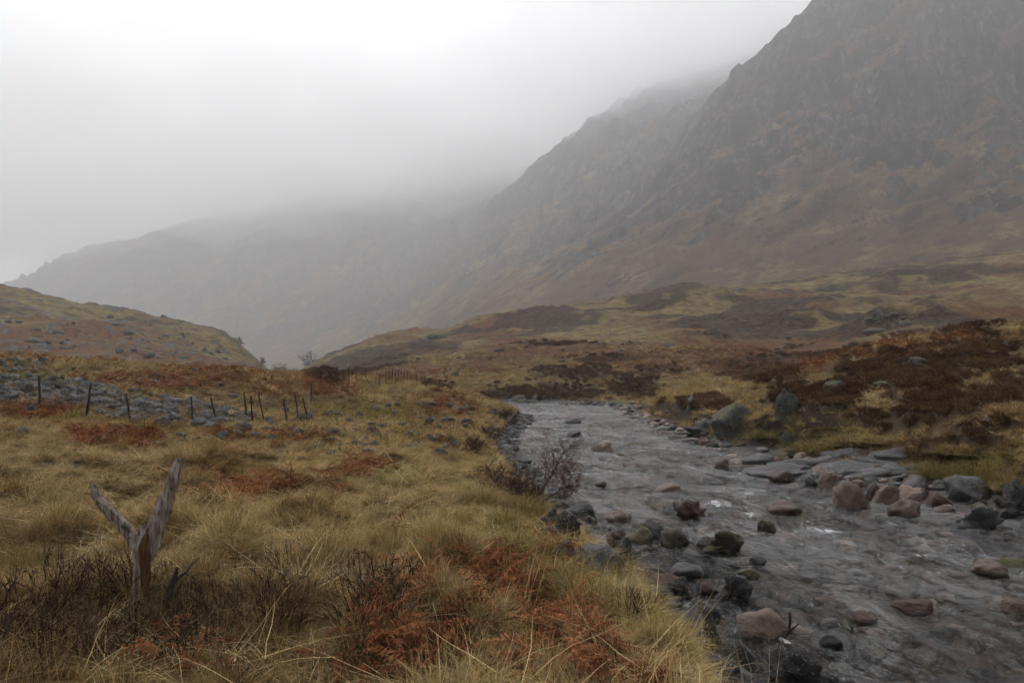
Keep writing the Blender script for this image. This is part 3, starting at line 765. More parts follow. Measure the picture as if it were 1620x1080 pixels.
rg = np.random.default_rng(11)
def proto(name, me): return bpy.data.objects.new(name, me)
P_mat = [proto('grass_tuft', plant_mesh('grass_tuft', *blades(rg, 95, 0.36, 0, 0.5, 0.9, 0.006, 4, 0.20, flat=1.0), 'plant_blade')) for _ in range(4)]
P_tuft = [proto('grass_tuft', plant_mesh('grass_tuft', *blades(rg, 100, 0.40, 0, 0.6, 1.6, 0.0055, 5, 0.10), 'plant_blade')) for _ in range(3)]
P_wisp = [proto('grass_wisp', plant_mesh('grass_wisp', *blades(rg, 14, 0.55, 0, 0.32, 0.45, 0.0045, 4, 0.12), 'plant_blade')) for _ in range(2)]
P_far = [proto('grass_tuft', plant_mesh('grass_tuft', *blades(rg, 60, 0.36, 0, 0.7, 0.9, 0.014, 3, 0.26, flat=0.75), 'plant_blade')) for _ in range(3)]
P_brk = [proto('bracken', bracken_mesh(30 + k, 11, 0.50, 'plant_blade')) for k in range(4)]
P_hea = [proto('heather', heather_mesh(40 + k, 34, 0.34, 'plant_wood')) for k in range(3)]
P_heb = [proto('heather', heather_mesh(50 + k, 12, 0.44, 'plant_wood', 0.06)) for k in range(2)]

def scatter(name, P, pos, rot, scl, tint, label=None):
    """one object whose points each carry a plant"""
    k = len(P)
    objs = []
    for j in range(k):
        e = slice(j, None, k)
        me = bpy.data.meshes.new(name)
        p = np.asarray(pos[e], np.float32); me.vertices.add(len(p)); me.vertices.foreach_set('co', p.ravel())
        for nm, val in (('rot', rot[e]), ('scl', scl[e]), ('tint', tint[e])):
            a = me.attributes.new(nm, 'FLOAT_VECTOR', 'POINT'); a.data.foreach_set('vector', np.asarray(val, np.float32).ravel())
        o = add(name, me, kind='stuff')
        if label: o['label'] = label
        g = bpy.data.node_groups.new(name, 'GeometryNodeTree')
        g.interface.new_socket('Geometry', in_out='INPUT', socket_type='NodeSocketGeometry')
        g.interface.new_socket('Geometry', in_out='OUTPUT', socket_type='NodeSocketGeometry')
        gi = g.nodes.new('NodeGroupInput'); go = g.nodes.new('NodeGroupOutput')
        io = g.nodes.new('GeometryNodeInstanceOnPoints')
        oi = g.nodes.new('GeometryNodeObjectInfo'); oi.inputs['Object'].default_value = P[j]; oi.inputs['As Instance'].default_value = True
        ar = g.nodes.new('GeometryNodeInputNamedAttribute'); ar.data_type = 'FLOAT_VECTOR'; ar.inputs[0].default_value = 'rot'
        asc = g.nodes.new('GeometryNodeInputNamedAttribute'); asc.data_type = 'FLOAT_VECTOR'; asc.inputs[0].default_value = 'scl'
        er = g.nodes.new('FunctionNodeEulerToRotation')
        L = g.links.new
        L(gi.outputs[0], io.inputs['Points']); L(oi.outputs['Geometry'], io.inputs['Instance'])
        L(ar.outputs['Attribute'], er.inputs[0]); L(er.outputs[0], io.inputs['Rotation']); L(asc.outputs['Attribute'], io.inputs['Scale'])
        L(io.outputs[0], go.inputs[0])
        md = o.modifiers.new('scatter', 'NODES'); md.node_group = g
        objs.append(o)
    return objs

STRAW = np.array((0.41, 0.285, 0.125)); OLIVE = np.array((0.255, 0.205, 0.070)); BROWN = np.array((0.25, 0.150, 0.070)); PALE = np.array((0.54, 0.42, 0.235)); GRN = np.array((0.19, 0.20, 0.035))
RUST = np.array((0.285, 0.125, 0.058)); RUST2 = np.array((0.17, 0.060, 0.030)); HEA = np.array((0.085, 0.046, 0.030)); HEA2 = np.array((0.19, 0.125, 0.070))

def fan_points(rng, n, d0, d1, a0=-35.5, a1=35.5, p=1.6):
    """points in the sector in view, denser towards the viewer"""
    u = rng.uniform(size=n)
    e = 2 - p
    d = (d0 ** e + u * (d1 ** e - d0 ** e)) ** (1 / e)
    wd = 1 + np.clip(3.2 / d, 0, 0.55)
    a = np.radians(rng.uniform(a0, a1, n) * wd)
    return d * np.sin(a), d * np.cos(a)

def plants(name, P, rng, n, d0, d1, keep, size, tintf, tilt=0.15, p=1.6, label=None, sink=0.02, zs=1.0):
    x, y = fan_points(rng, n, d0, d1, p=p)
    z = height(x, y); c = cover(x, y, z); s = river_sd(x, y)
    k = (rng.uniform(size=n) < keep(x, y, z, c, s)) & ((((x + 2.56) / 0.28) ** 2 + ((y - 5.05) / 0.5) ** 2 > 1) | (rng.uniform(size=n) < 0.15))
    x, y, z, c = x[k], y[k], z[k], c[k]
    m = len(x)
    sc = size(x, y, z, c, rng)
    scl = np.stack([sc, sc, sc * rng.uniform(0.7, 1.25, m) * zs], 1)
    rot = np.stack([rng.normal(size=m) * tilt, rng.normal(size=m) * tilt, rng.uniform(0, 6.283, m)], 1)
    scatter(name, P, np.stack([x, y, z - sink], 1), rot, scl, tintf(x, y, z, c, rng), label)
    return m

def lerp(a, b, t): return a[None] * (1 - t[:, None]) + b[None] * t[:, None]
def grass_tint(x, y, z, c, rng):
    m = len(x)
    t = np.clip(0.52 + 0.8 * fbm(x / 3.5, y / 3.5, 3, 401) + 0.9 * fbm(x / 0.6, y / 0.6, 2, 403) + rng.normal(size=m) * 0.22, 0, 1)
    col = lerp(BROWN, STRAW, np.clip(t * 1.5, 0, 1))
    col = col * (1 - 0.55 * np.clip(t - 0.62, 0, 1)[:, None] * 2.6) + PALE[None] * 0.55 * np.clip(t - 0.62, 0, 1)[:, None] * 2.6
    g = np.clip(c[:, 3] * 1.3 + 0.55 * fbm(x / 1.8 + 9, y / 1.8, 3, 411) + 0.04, 0, 1)[:, None]
    col = col * (1 - g) + OLIVE[None] * g
    gg = np.clip((c[:, 3] - 0.75) * 3.2, 0, 1)[:, None]
    col = col * (1 - gg) + GRN[None] * gg
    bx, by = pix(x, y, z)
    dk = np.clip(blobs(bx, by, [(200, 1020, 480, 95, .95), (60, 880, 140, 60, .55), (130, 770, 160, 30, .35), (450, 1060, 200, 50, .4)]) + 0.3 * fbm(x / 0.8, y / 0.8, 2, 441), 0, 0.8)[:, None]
    col = col * (1 - dk) + np.array((0.135, 0.090, 0.042))[None] * dk  # browner dead grass towards the lower left, with shading put into the tint too
    return col * rng.uniform(0.84, 1.28, m)[:, None]
def brk_tint(x, y, z, c, rng): return lerp(RUST2, RUST, rng.uniform(size=len(x))) * rng.uniform(0.7, 1.3, len(x))[:, None]
def hea_tint(x, y, z, c, rng): return lerp(HEA, HEA2, np.clip(0.35 + 0.9 * fbm(x / 3, y / 3, 3, 421) + rng.normal(size=len(x)) * 0.2, 0, 1))
def is_land(z, s): return (s > 0.35) & (z > 0.22)

r1 = np.random.default_rng(21)
tuss = lambda x, y: np.clip(0.25 + 2.2 * np.abs(fbm(x / 1.0, y / 1.0, 2, 9)), 0.25, 1.2)
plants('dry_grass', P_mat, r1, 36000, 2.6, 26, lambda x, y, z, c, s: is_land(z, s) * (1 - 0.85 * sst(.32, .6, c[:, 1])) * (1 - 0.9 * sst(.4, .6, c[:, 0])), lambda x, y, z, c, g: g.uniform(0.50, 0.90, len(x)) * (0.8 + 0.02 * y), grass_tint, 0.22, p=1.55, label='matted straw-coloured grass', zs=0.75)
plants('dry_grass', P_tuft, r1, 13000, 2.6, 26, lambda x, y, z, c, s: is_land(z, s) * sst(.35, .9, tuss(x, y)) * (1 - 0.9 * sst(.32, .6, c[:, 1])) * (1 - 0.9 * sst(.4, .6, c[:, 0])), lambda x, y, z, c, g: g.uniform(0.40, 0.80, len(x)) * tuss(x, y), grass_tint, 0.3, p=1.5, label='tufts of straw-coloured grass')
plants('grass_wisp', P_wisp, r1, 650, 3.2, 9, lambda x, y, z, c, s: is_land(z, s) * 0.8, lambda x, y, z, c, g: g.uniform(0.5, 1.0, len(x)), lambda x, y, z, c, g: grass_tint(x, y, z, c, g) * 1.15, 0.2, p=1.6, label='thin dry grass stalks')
P_straw = [proto('dead_straw', plant_mesh('dead_straw', *blades(rg, 12, 0.60, 0, 0.4, 0.5, 0.0055, 5, 0.20, flat=1.15), 'plant_blade')) for _ in range(3)]
plants('dead_straw', P_straw, r1, 8500, 2.6, 24, lambda x, y, z, c, s: is_land(z, s) * (0.22 + 0.6 * sst(6, 10, y)) * (1 - 0.7 * sst(.4, .6, c[:, 0])) * (1 - 0.85 * sst(.3, .5, c[:, 1])), lambda x, y, z, c, g: g.uniform(0.6, 1.2, len(x)), lambda x, y, z, c, g: lerp(STRAW, PALE * 1.1, g.uniform(size=len(x))), 0.2, p=1.5, label='loose pale straw lying over the grass', sink=-0.04)
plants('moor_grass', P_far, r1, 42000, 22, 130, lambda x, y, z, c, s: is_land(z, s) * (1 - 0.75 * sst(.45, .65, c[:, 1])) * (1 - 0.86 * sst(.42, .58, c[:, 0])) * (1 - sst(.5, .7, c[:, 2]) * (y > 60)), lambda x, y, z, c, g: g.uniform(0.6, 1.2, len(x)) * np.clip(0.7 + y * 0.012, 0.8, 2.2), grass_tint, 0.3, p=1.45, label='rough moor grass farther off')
plants('bracken', P_brk, r1, 24000, 2.8, 120, lambda x, y, z, c, s: is_land(z, s) * sst(.29, .52, c[:, 1]) * sst(-.40, -.05, fbm(x / .9, y / .9, 2, 451)), lambda x, y, z, c, g: g.uniform(0.5, 1.05, len(x)) * np.clip(0.75 + y * 0.012, 0.8, 2.0), brk_tint, 0.3, p=1.35, label='dead rust-red bracken', sink=-0.05)
plants('heather', P_hea, r1, 60000, 14, 150, lambda x, y, z, c, s: is_land(z, s) * sst(.40, .75, c[:, 0]) * 0.8, lambda x, y, z, c, g: g.uniform(0.55, 1.15, len(x)) * np.clip(0.9 + y * 0.006, 1, 1.6), hea_tint, 0.2, p=1.15, label='dark brown heather')
plants('heather_twigs', P_heb, r1, 2600, 3.9, 7.2, lambda x, y, z, c, s: is_land(z, s) * sst(0.15, 0.6, blobs(*pix(x, y, z), [(130, 975, 190, 50), (400, 975, 190, 45), (590, 960, 70, 50), (30, 1010, 90, 50), (200, 1030, 220, 50, .7), (1000, 1000, 40, 40, .4)]) + 0.5 * fbm(x / .5, y / .5, 2, 431)) * 0.5, lambda x, y, z, c, g: g.uniform(0.4, 0.95, len(x)), lambda x, y, z, c, g: lerp(HEA * 0.9, np.array((0.13, 0.10, 0.085)), g.uniform(size=len(x)) ** 2), 0.3, p=1.5, label='bare dark heather twigs in the foreground grass')

# ------------------------------------------------------------------ stones
def ico(sub):
    bm = bmesh.new(); bmesh.ops.create_icosphere(bm, subdivisions=sub, radius=1.0)
    V = np.array([v.co[:] for v in bm.verts]); Fc = np.array([[v.index for v in f.verts] for f in bm.faces]); bm.free()
    return V, Fc
ICO = {k: ico(k) for k in (2, 3, 4)}

def rock_mesh(seed, sub=3, angular=0.7, rough=0.06, name='stone', smooth=True):
    rng = np.random.default_rng(seed)
    V, Fc = ICO[sub]
    r = np.full(len(V), 1.05)
    for _ in range(14):
        n = rng.normal(size=3); n /= np.linalg.norm(n)
        h = rng.uniform(0.62, 0.98)
        c = V @ n
        cut = np.where(c > 0.05, h / np.maximum(c, 0.05), 9)
        k = 9.0 / max(0.12, 1 - angular)
        r = -np.log(np.exp(-k * r) + np.exp(-k * np.minimum(cut, 3))) / k
    W_ = V * r[:, None]
    for f, a in ((2.3, 1.0), (4.7, 0.5), (9.5, 0.3), (19, 0.16)):
        for _ in range(4):
            kdir = rng.normal(size=3) * f; W_ = W_ + V * (a * rough * 0.6 * np.sin(W_ @ kdir + rng.uniform(0, 6.28)))[:, None]
    return mesh_from(name, W_, Fc, 'stone_grey', smooth)

SMOOTHR = [rock_mesh(500 + k, 4, 0.78, 0.07) for k in range(5)]
ANGR = [rock_mesh(520 + k, 4, 0.93, 0.08) for k in range(6)]
CRAG = [rock_mesh(540 + k, 4, 0.85, 0.22) for k in range(4)]
LOWR = [rock_mesh(560 + k, 2, 0.93, 0.12, smooth=False) for k in range(8)]

STONE_SEEN = []
def stone(name, me, mat, loc, size, rz=0, tilt=(0, 0), **kw):
    o = add(name, me, loc=loc, **kw)
    o.material_slots[0].link = 'OBJECT'
    o.material_slots[0].material = MATS[mat]
    o.scale = size; o.rotation_euler = (tilt[0], tilt[1], rz)
    return o

# column of the middle, row of the foot, width and height in pixels, kind of shape, stone, label, (depth ratio, turn, roll)
B = [
 (1211, 1012, 80, 46, 's', 'tan', 'smooth tan boulder sitting alone in the near current beside a bent twig'),
 (1270, 1095, 96, 52, 'c', 'dark', 'dark pitted boulder cut by the bottom edge, right of the grassy bank'),
 (1140, 1048, 44, 78, 'c', 'dark', 'wet dark rock standing against the grassy bank tip'),
 (1166, 952, 60, 42, 'c', 'dark', 'knobbly dark rock up-river of the tan boulder'),
 (1122, 940, 34, 22, 's', 'rust', 'small brown rounded stone left of the knobbly dark rock'),
 (1100, 978, 34, 18, 's', 'grey', 'small blue-grey rounded cobble close to the grassy bank'),
 (1128, 986, 30, 24, 'a', 'dark', 'small dark pointed stone right of the blue-grey cobble'),
 (1086, 914, 58, 28, 'a', 'grey', 'smooth grey humped rock alone up-river of the rust slab'),
 (1082, 946, 38, 32, 'c', 'dark', 'rough dark stone at the right end of the rust slab'),
 (1042, 940, 78, 42, 'a', 'rust', 'long rust-red slab lying by the bank'),
 (1020, 940, 64, 24, 's', 'dark', 'low wet grey-black stone in front of the rust slab'),
 (988, 906, 44, 50, 'c', 'dark', 'black pitted knob at the end of the long wedge stone'),
 (946, 912, 92, 46, 'a', 'grey', 'long grey wedge stone pointing at the black knob'),
 (930, 892, 52, 34, 'a', 'moss', 'mossy-edged oblong block behind the long wedge stone'),
 (890, 892, 56, 40, 's', 'grey', 'grey block against the olive tussock'),
 (980, 866, 42, 24, 'c', 'rust', 'dark red lumpy stone above the black knob'),
 (1013, 860, 46, 30, 's', 'ochre', 'ochre yellow rounded boulder in the left of the stream'),
 (1034, 852, 44, 34, 's', 'grey', 'grey brown boulder leaning on the ochre one'),
 (1067, 864, 48, 28, 'a', 'moss', 'greenish dark boulder right of the ochre one'),
 (1148, 876, 74, 32, 'c', 'moss', 'moss-covered yellow green rock in midstream'),
 (1118, 866, 26, 18, 'a', 'dark', 'small black rock at the left of the mossy midstream rock'),
 (1201, 894, 28, 14, 's', 'dark', 'small dark domed stone right of the mossy midstream rock'),
 (1187, 914, 36, 18, 'a', 'ochre', 'small yellowish stone below the dark domed stone'),
 (1215, 840, 36, 20, 'a', 'moss', 'small dark green rock in the rapids'),
 (1096, 822, 58, 30, 'c', 'rust', 'brown rough boulder with white water on its right'),
 (1250, 814, 54, 20, 's', 'pink', 'low pink boulder in the rapids'),
 (1349, 806, 60, 48, 'a', 'pink', 'large pink pyramid-shaped boulder at the right margin'),
 (1437, 818, 56, 34, 'a', 'pink', 'squat pinkish grey boulder right of the pyramid one'),
 (1408, 796, 46, 38, 'a', 'pink', 'rounded pink boulder behind the squat one'),
 (1386, 792, 30, 30, 'a', 'rust', 'brown upright stone left of the rounded pink boulder'),
 (1316, 772, 34, 28, 'a', 'pink', 'pink boulder nearest the grey rock shelf'),
 (1334, 782, 28, 22, 's', 'ochre', 'ochre-stained stone between two pink boulders'),
 (1240, 762, 40, 22, 's', 'pink', 'pale pinkish stone in front of the grey rock shelf'),
 (1205, 735, 50, 18, 's', 'grey', 'flat grey stone where the shelf meets the water'),
 (1282, 768, 30, 20, 's', 'grey', 'rounded grey stone left of the pink boulder group'),
 (1558, 838, 86, 36, 'c', 'grey', 'broad grey mottled rock standing in water at the right'),
 (1545, 794, 86, 40, 'a', 'grey', 'large grey slab under the right turf bank'),
 (1608, 818, 44, 48, 'c', 'dark', 'dark boulder cut by the right edge'),
 (1452, 782, 42, 30, 'a', 'grey', 'blue-grey block below the right turf bank'),
 (1490, 800, 40, 24, 's', 'rust', 'brown low stone below the blue-grey block'),
 (1500, 812, 34, 14, 's', 'tan', 'flat tan stone at the foot of the large grey slab'),
 (1575, 910, 66, 22, 'a', 'pink', 'low pink rock splitting white water at the far right'),
 (1612, 970, 44, 28, 's', 'pink', 'rounded pink boulder cut by the right edge'),
 (1450, 968, 60, 18, 's', 'rust', 'brown rock barely breaking the surface in the lower right'),
 (1372, 986, 44, 14, 's', 'rust', 'dark red rock awash left of the barely breaking one'),
 (1320, 1024, 36, 18, 's', 'dark', 'small black flat stone right of the tan boulder'),
 (1310, 952, 34, 8, 's', 'pink', 'faint pink stone awash in mid river'),
 (1145, 741, 28, 20, 'a', 'pink', 'pink brown rock in the upper river facing the shelf'),
 (1190, 745, 40, 12, 's', 'pink', 'long low pink stone beside the shelf tip'),
 (955, 714, 36, 20, 's', 'tan', 'tan humped boulder in the upper middle of the river'),
 (908, 690, 24, 9, 's', 'dark', 'dark low stone in the upper river'),
 (907, 670, 28, 9, 's', 'dark', 'dark flat stone farthest up the river'),
 (1058, 778, 44, 16, 'a', 'tan', 'tan flat-topped stone upstream of the rapids'),
 (953, 770, 18, 10, 's', 'rust', 'small brown dome in the river right of the bare shrub'),
 (920, 820, 58, 28, 's', 'dark', 'dark rounded boulder at the foot of the bare shrub'),
 (982, 826, 40, 26, 'a', 'tan', 'greyish tan stone right of the dark rounded boulder'),
 (935, 826, 20, 12, 's', 'grey', 'little grey stone in front of the dark rounded boulder'),
 (895, 852, 48, 34, 'c', 'dark', 'black jagged rock at the left water margin'),
 (866, 838, 42, 38, 'c', 'dark', 'dark rock under the overhanging turf'),
 (864, 862, 34, 24, 'a', 'dark', 'small dark stone under the olive tussock'),
 (848, 800, 36, 30, 'a', 'dark', 'dark stone among the roots of the bare shrub'),
 (830, 782, 34, 20, 'a', 'grey', 'grey stone behind the bare shrub'),
 (1165, 682, 66, 46, 's', 'lichen', 'big round lichen-spotted boulder on the right bank'),
 (1247, 660, 36, 52, 'a', 'lichen', 'upright grey boulder leaning on the heather slope'),
 (1323, 622, 44, 30, 'a', 'lichen', 'squat grey block in the dark heather'),
 (1408, 614, 54, 17, 'a', 'pale', 'pale-topped long rock in the heather'),
 (1452, 580, 42, 22, 'a', 'pale', 'pale-streaked rock high on the heather slope'),
 (1370, 582, 26, 11, 'a', 'pale', 'small pale slab left of the pale-streaked rock'),
 (1250, 704, 24, 22, 'a', 'dark', 'black and white stone set in the turf edge'),
 (1118, 692, 50, 24, 'c', 'dark', 'dark broken rock below the big round boulder'),
 (1095, 650, 16, 24, 'a', 'pale', 'small upright grey stone at the river bend'),
 (1562, 676, 14, 16, 'a', 'grey', 'small grey stone alone in the right heather'),
 (1602, 600, 12, 11, 'a', 'pale', 'small white-topped stone near the right edge'),
 (1352, 548, 22, 12, 'a', 'lichen', 'grey stone alone on the far bracken slope'),
 (100, 707, 16, 9, 's', 'pale', 'whitish stone alone in the grass at the left'),
 (460, 692, 26, 11, 'a', 'lichen', 'flat grey stone in bracken right of the fence'),
 (425, 688, 30, 15, 'a', 'lichen', 'grey stone between two fence posts'),
 (480, 668, 36, 15, 'a', 'lichen', 'broad grey stone at the foot of leaning posts'),
 (525, 692, 30, 13, 'a', 'lichen', 'grey stone with a pale neighbour in the middle field'),
 (545, 694, 14, 9, 's', 'pale', 'small pale stone in the middle field'),
 (592, 697, 26, 11, 'a', 'lichen', 'low grey stone nearest the middle of the field'),
 (716, 714, 28, 22, 'a', 'dark', 'dark stone near the left river margin'),
 (698, 722, 24, 16, 'a', 'lichen', 'light grey stone left of the dark margin stone'),
 (735, 650, 30, 8, 'a', 'lichen', 'flat grey stone on the mound above the bend'),
 (676, 645, 32, 9, 'a', 'lichen', 'grey ledge stone on the mound'),
 (735, 668, 14, 10, 'a', 'pale', 'white stone on the mound edge'),
 (257, 508, 13, 8, 's', 'lichen', 'boulder on the skyline of the left hill'),
 (188, 560, 12, 14, 'a', 'lichen', 'tall grey rock on the face of the left hill'),
 (211, 557, 10, 7, 's', 'pale', 'small pale rock on the face of the left hill'),
 (720, 596, 14, 13, 's', 'lichen', 'round dark rock on the slope above the far fence'),
]
SH = {'s': SMOOTHR, 'a': ANGR, 'c': CRAG}
hb = hit([(b[0], b[1]) for b in B])
rb = np.random.default_rng(77)
BOULDER_XY = []
for k, (b, p) in enumerate(zip(B, hb)):
    px, py, w, h, sh, mt_, lab = b
    d = p[1]
    if lab.startswith('boulder on the skyline'): d = 250.0; p = np.array(((px - CX) / F * d, d, height(np.array([(px - CX) / F * d]), np.array([d]))[0]))
    ww, hh = w * d / F / 2 * 1.0, h * d / F / 2 * 0.80
    if mt_ == 'pale' and px > 1200: mt_ = 'lichen'; hh *= 0.7
    y = p[1] + ww * 0.55
    # the lower part of a stone is in the bed or the turf
    hz = hh * 1.75
    zc = p[2] + hh * 2 - hz * 0.97
    stone('boulder', SH[sh][k % len(SH[sh])], 'stone_' + mt_, (p[0], y, zc), (ww, ww * rb.uniform(0.75, 1.05), hz), rb.choice([0, math.pi]) + rb.normal() * 0.25, rb.normal(size=2) * 0.1,
          label=lab, cat='boulder' if w * d / F > 0.3 else 'stone', group='boulders of the river and its banks')
    BOULDER_XY.append((p[0], y, ww))
BOULDER_XY = np.array(BOULDER_XY)

# broken water where the current meets the boulders
wet_b = BOULDER_XY[(hb[:, 2] < 0.03)]
for bx_, by_, bw_ in wet_b:
    q = ((WX - bx_ - 0.25 * bw_) / (1.5 * bw_)) ** 2 + ((WY - by_ + 1.0 * bw_) / (1.1 * bw_)) ** 2
    foam = np.maximum(foam, 0.55 * np.exp(-q))
water.data.attributes['foam'].data.foreach_set('value', foam.astype(np.float32))

# stones of the river bed and shingle: the ones that show largest are parts of the ground, the rest one mass
rs = np.random.default_rng(91)
def bed_points(n, y0, y1, f):
    y = np.exp(rs.uniform(math.log(y0), math.log(y1), n)); l = np.interp(y, RY, RL); r = np.interp(y, RY, RR)
    x = l - 0.9 + (r - l + 2.8) * rs.uniform(size=n)
    return x, y
x, y = bed_points(5200, 4.5, 78, 1)
s = river_sd(x, y); z = height(x, y)
edge = np.exp(-(s / 0.9) ** 2)
rightside = (x > np.interp(y, RY, _cx))
size = np.exp(rs.normal(size=len(x)) * 0.5) * 0.085 * (1 + y / 60)
size = np.where(edge > 0.4, size * 1.25, size)
prob = 0.45 + 0.55 * edge + 0.5 * rightside * sst(22, 30, y) * (s > -3)
leftrim = (~rightside) & (s > -0.9) & (s < 0.6)
prob = np.where(leftrim, 1.0, prob)
keep = (rs.uniform(size=len(x)) < prob) & (z < 0.42) & (s < 1.7)
ppx, ppy = pix(x, y, z)
keep &= (ppx > -20) & (ppx < 1660) & (ppy < 1110)
x, y, z, s, size, edge, leftrim = [v[keep] for v in (x, y, z, s, size, edge, leftrim)]
size = np.clip(size, 0.045, 0.30)
# a rim of dark broken blocks under the left bank, and larger stones just under or breaking the surface
ny = np.exp(rs.uniform(math.log(6.5), math.log(62), 330)); ns_ = rs.uniform(-0.75, 0.5, 330); nx = np.interp(ny, RY, RL) - ns_
my = np.exp(rs.uniform(math.log(6.5), math.log(70), 420)); l_ = np.interp(my, RY, RL); r_ = np.interp(my, RY, RR); mx_ = l_ + 0.6 + (r_ - l_ - 1.2) * rs.uniform(size=420)
ex = np.concatenate([nx, mx_]); ey = np.concatenate([ny, my])
es = np.concatenate([np.clip(np.exp(rs.normal(size=330) * 0.45) * 0.15, 0.08, 0.36), np.clip(np.exp(rs.normal(size=420) * 0.5) * 0.17, 0.08, 0.38)])
x = np.concatenate([x, ex]); y = np.concatenate([y, ey]); size = np.concatenate([size, es]); z = np.concatenate([z, height(ex, ey)]); s = np.concatenate([s, river_sd(ex, ey)])
leftrim = np.concatenate([leftrim, np.ones(330, bool), np.zeros(420, bool)]); shallow = np.concatenate([np.zeros(len(x) - 420, bool), np.ones(420, bool)])
bed_cols = np.array(['pink', 'grey', 'rust', 'dark', 'tan', 'grey', 'dark', 'rust', 'grey', 'moss'])
px_size = size / y * F * (0.35 + (z > -0.12) + 0.4 * shallow)
order = np.argsort(-px_size)
def bed_pose(i):
    hz = size[i] * rs.uniform(0.5, 0.85)
    dry = s[i] > -0.7
    zc = z[i] + hz * (0.2 if dry else 0.05)
    if shallow[i]: zc = rs.uniform(-0.13, -0.02) - hz * 0.85 + (0.10 * rs.uniform() if rs.uniform() < 0.16 else 0)
    elif not dry: zc = min(zc, -0.03 - hz * 0.75 + rs.uniform(0, 0.10) * (rs.uniform() < 0.3))
    return (x[i], y[i], zc), (size[i] * rs.uniform(0.9, 1.3), size[i] * rs.uniform(0.75, 1.1), hz), rs.uniform(0, 6.28)
for i in order[:290]:
    loc, sc, rz = bed_pose(i)
    mt_ = ('dark' if rs.uniform() < 0.75 else 'grey') if leftrim[i] else bed_cols[rs.integers(len(bed_cols))]
    stone('cobble', LOWR[rs.integers(8)], 'stone_' + mt_, loc, sc, rz, rs.normal(size=2) * 0.15, parent=ground)
def merged_rocks(name, idx, mat, pose, lows=LOWR, **kw):
    Vs = []; Fs = []; n = 0
    for i in idx:
        me = lows[rs.integers(len(lows))]
        v, f = LOWD[me.name]
        loc, sc, rz = pose(i)
        c_, s_ = math.cos(rz), math.sin(rz)
        w = v * np.array(sc); w = np.stack([w[:, 0] * c_ - w[:, 1] * s_, w[:, 0] * s_ + w[:, 1] * c_, w[:, 2]], 1) + np.array(loc)
        Vs.append(w); Fs.append(f + n); n += len(v)
    return add(name, mesh_from(name, np.concatenate(Vs), np.concatenate(Fs), mat, True), kind='stuff', **kw)
LOWD = {}
for me in LOWR:
    v = np.empty(len(me.vertices) * 3); me.vertices.foreach_get('co', v)
    LOWD[me.name] = (v.reshape(-1, 3), ICO[2][1])
rest = order[290:]
grp = rs.integers(0, 10, len(rest))
for g, mt_ in enumerate(['pink', 'grey', 'rust', 'dark', 'tan']):
    lr = leftrim[rest]
    idx = rest[np.where(lr, g == 3, (grp % 5) == g)]
    idx = idx[:520]
    merged_rocks('river_stones', idx, 'stone_' + mt_, bed_pose, label='small stones of the river bed and shingle')

# grey rock shelf on the right margin: overlapping tilted slabs
shelf = add('rock_shelf', None, loc=(10.4, 24, 0.0), label='low grey rock shelf sloping into the river below the turf', cat='rock shelf')
sh_pts = [(1300, 735), (1340, 728), (1385, 722), (1420, 728), (1375, 742), (1330, 748), (1285, 748), (1250, 742), (1400, 748), (1350, 756), (1425, 745), (1230, 752)]
for k, p in enumerate(hit(sh_pts)):
    w = rs.uniform(1.0, 1.7)
    o = stone('slab', CRAG[k % 4], 'stone_shelf', (p[0] - 10.4, p[1] - 24, p[2] - 0.10), (w, w * 0.6, 0.26), rs.normal() * 0.15 - 0.25, (0.10, -0.12), parent=shelf)

# ------------------------------------------------------------------ tumbled stone wall behind the fence
wall = add('tumbled_wall', None, loc=(-14, 31, 2.0), label='long collapsed drystone wall of grey rubble behind the fence', cat='stone wall')
WU = np.array([(-60, 588), (0, 596), (60, 600), (130, 607), (200, 618), (260, 632), (320, 642), (400, 660)]); WLW = np.array([(-60, 640), (0, 642), (60, 648), (130, 656), (200, 668), (260, 676), (320, 680), (400, 682)])
n = 2600
qx = rs.uniform(-30, 400, n) ; t = rs.uniform(size=n)
qx = np.where(rs.uniform(size=n) < 0.25, rs.uniform(-30, 230, n), qx)
den = np.where(t > 0.72, 0.25, 1.0)
gap = sst(-0.30, 0.10, fbm(qx / 45, t * 2.2, 3, 461) + 0.12)
ok = rs.uniform(size=n) < den * (0.15 + 0.85 * gap)
qx, t = qx[ok], t[ok]
qy = np.interp(qx, WU[:, 0], WU[:, 1]) * (1 - t) + np.interp(qx, WLW[:, 0], WLW[:, 1]) * t
wp = hit(np.stack([qx, qy], 1))
wsz = np.exp(rs.normal(size=len(wp)) * 0.45) * 0.098
wsz = np.clip(wsz, 0.045, 0.26)
wo_ = np.argsort(-wsz)
def wall_pose(i):
    h = wsz[i] * rs.uniform(0.6, 1.0)
    return (wp[i, 0], wp[i, 1], wp[i, 2] + h * 0.5), (wsz[i] * rs.uniform(0.9, 1.6), wsz[i], h), rs.uniform(-0.9, 0.9)
for i in wo_[:280]:
    loc, sc, rz = wall_pose(i)
    stone('stone', LOWR[rs.integers(8)], 'stone_' + rs.choice(['wall', 'wall', 'lichen', 'grey', 'pale']), tuple(np.array(loc) - np.array((-14, 31, 2.0))), sc, rz, rs.normal(size=2) * 0.25, parent=wall)
o = merged_rocks('rubble', wo_[280:1700], 'stone_wall', wall_pose); o.parent = wall; o.location = (14, -31, -2.0)
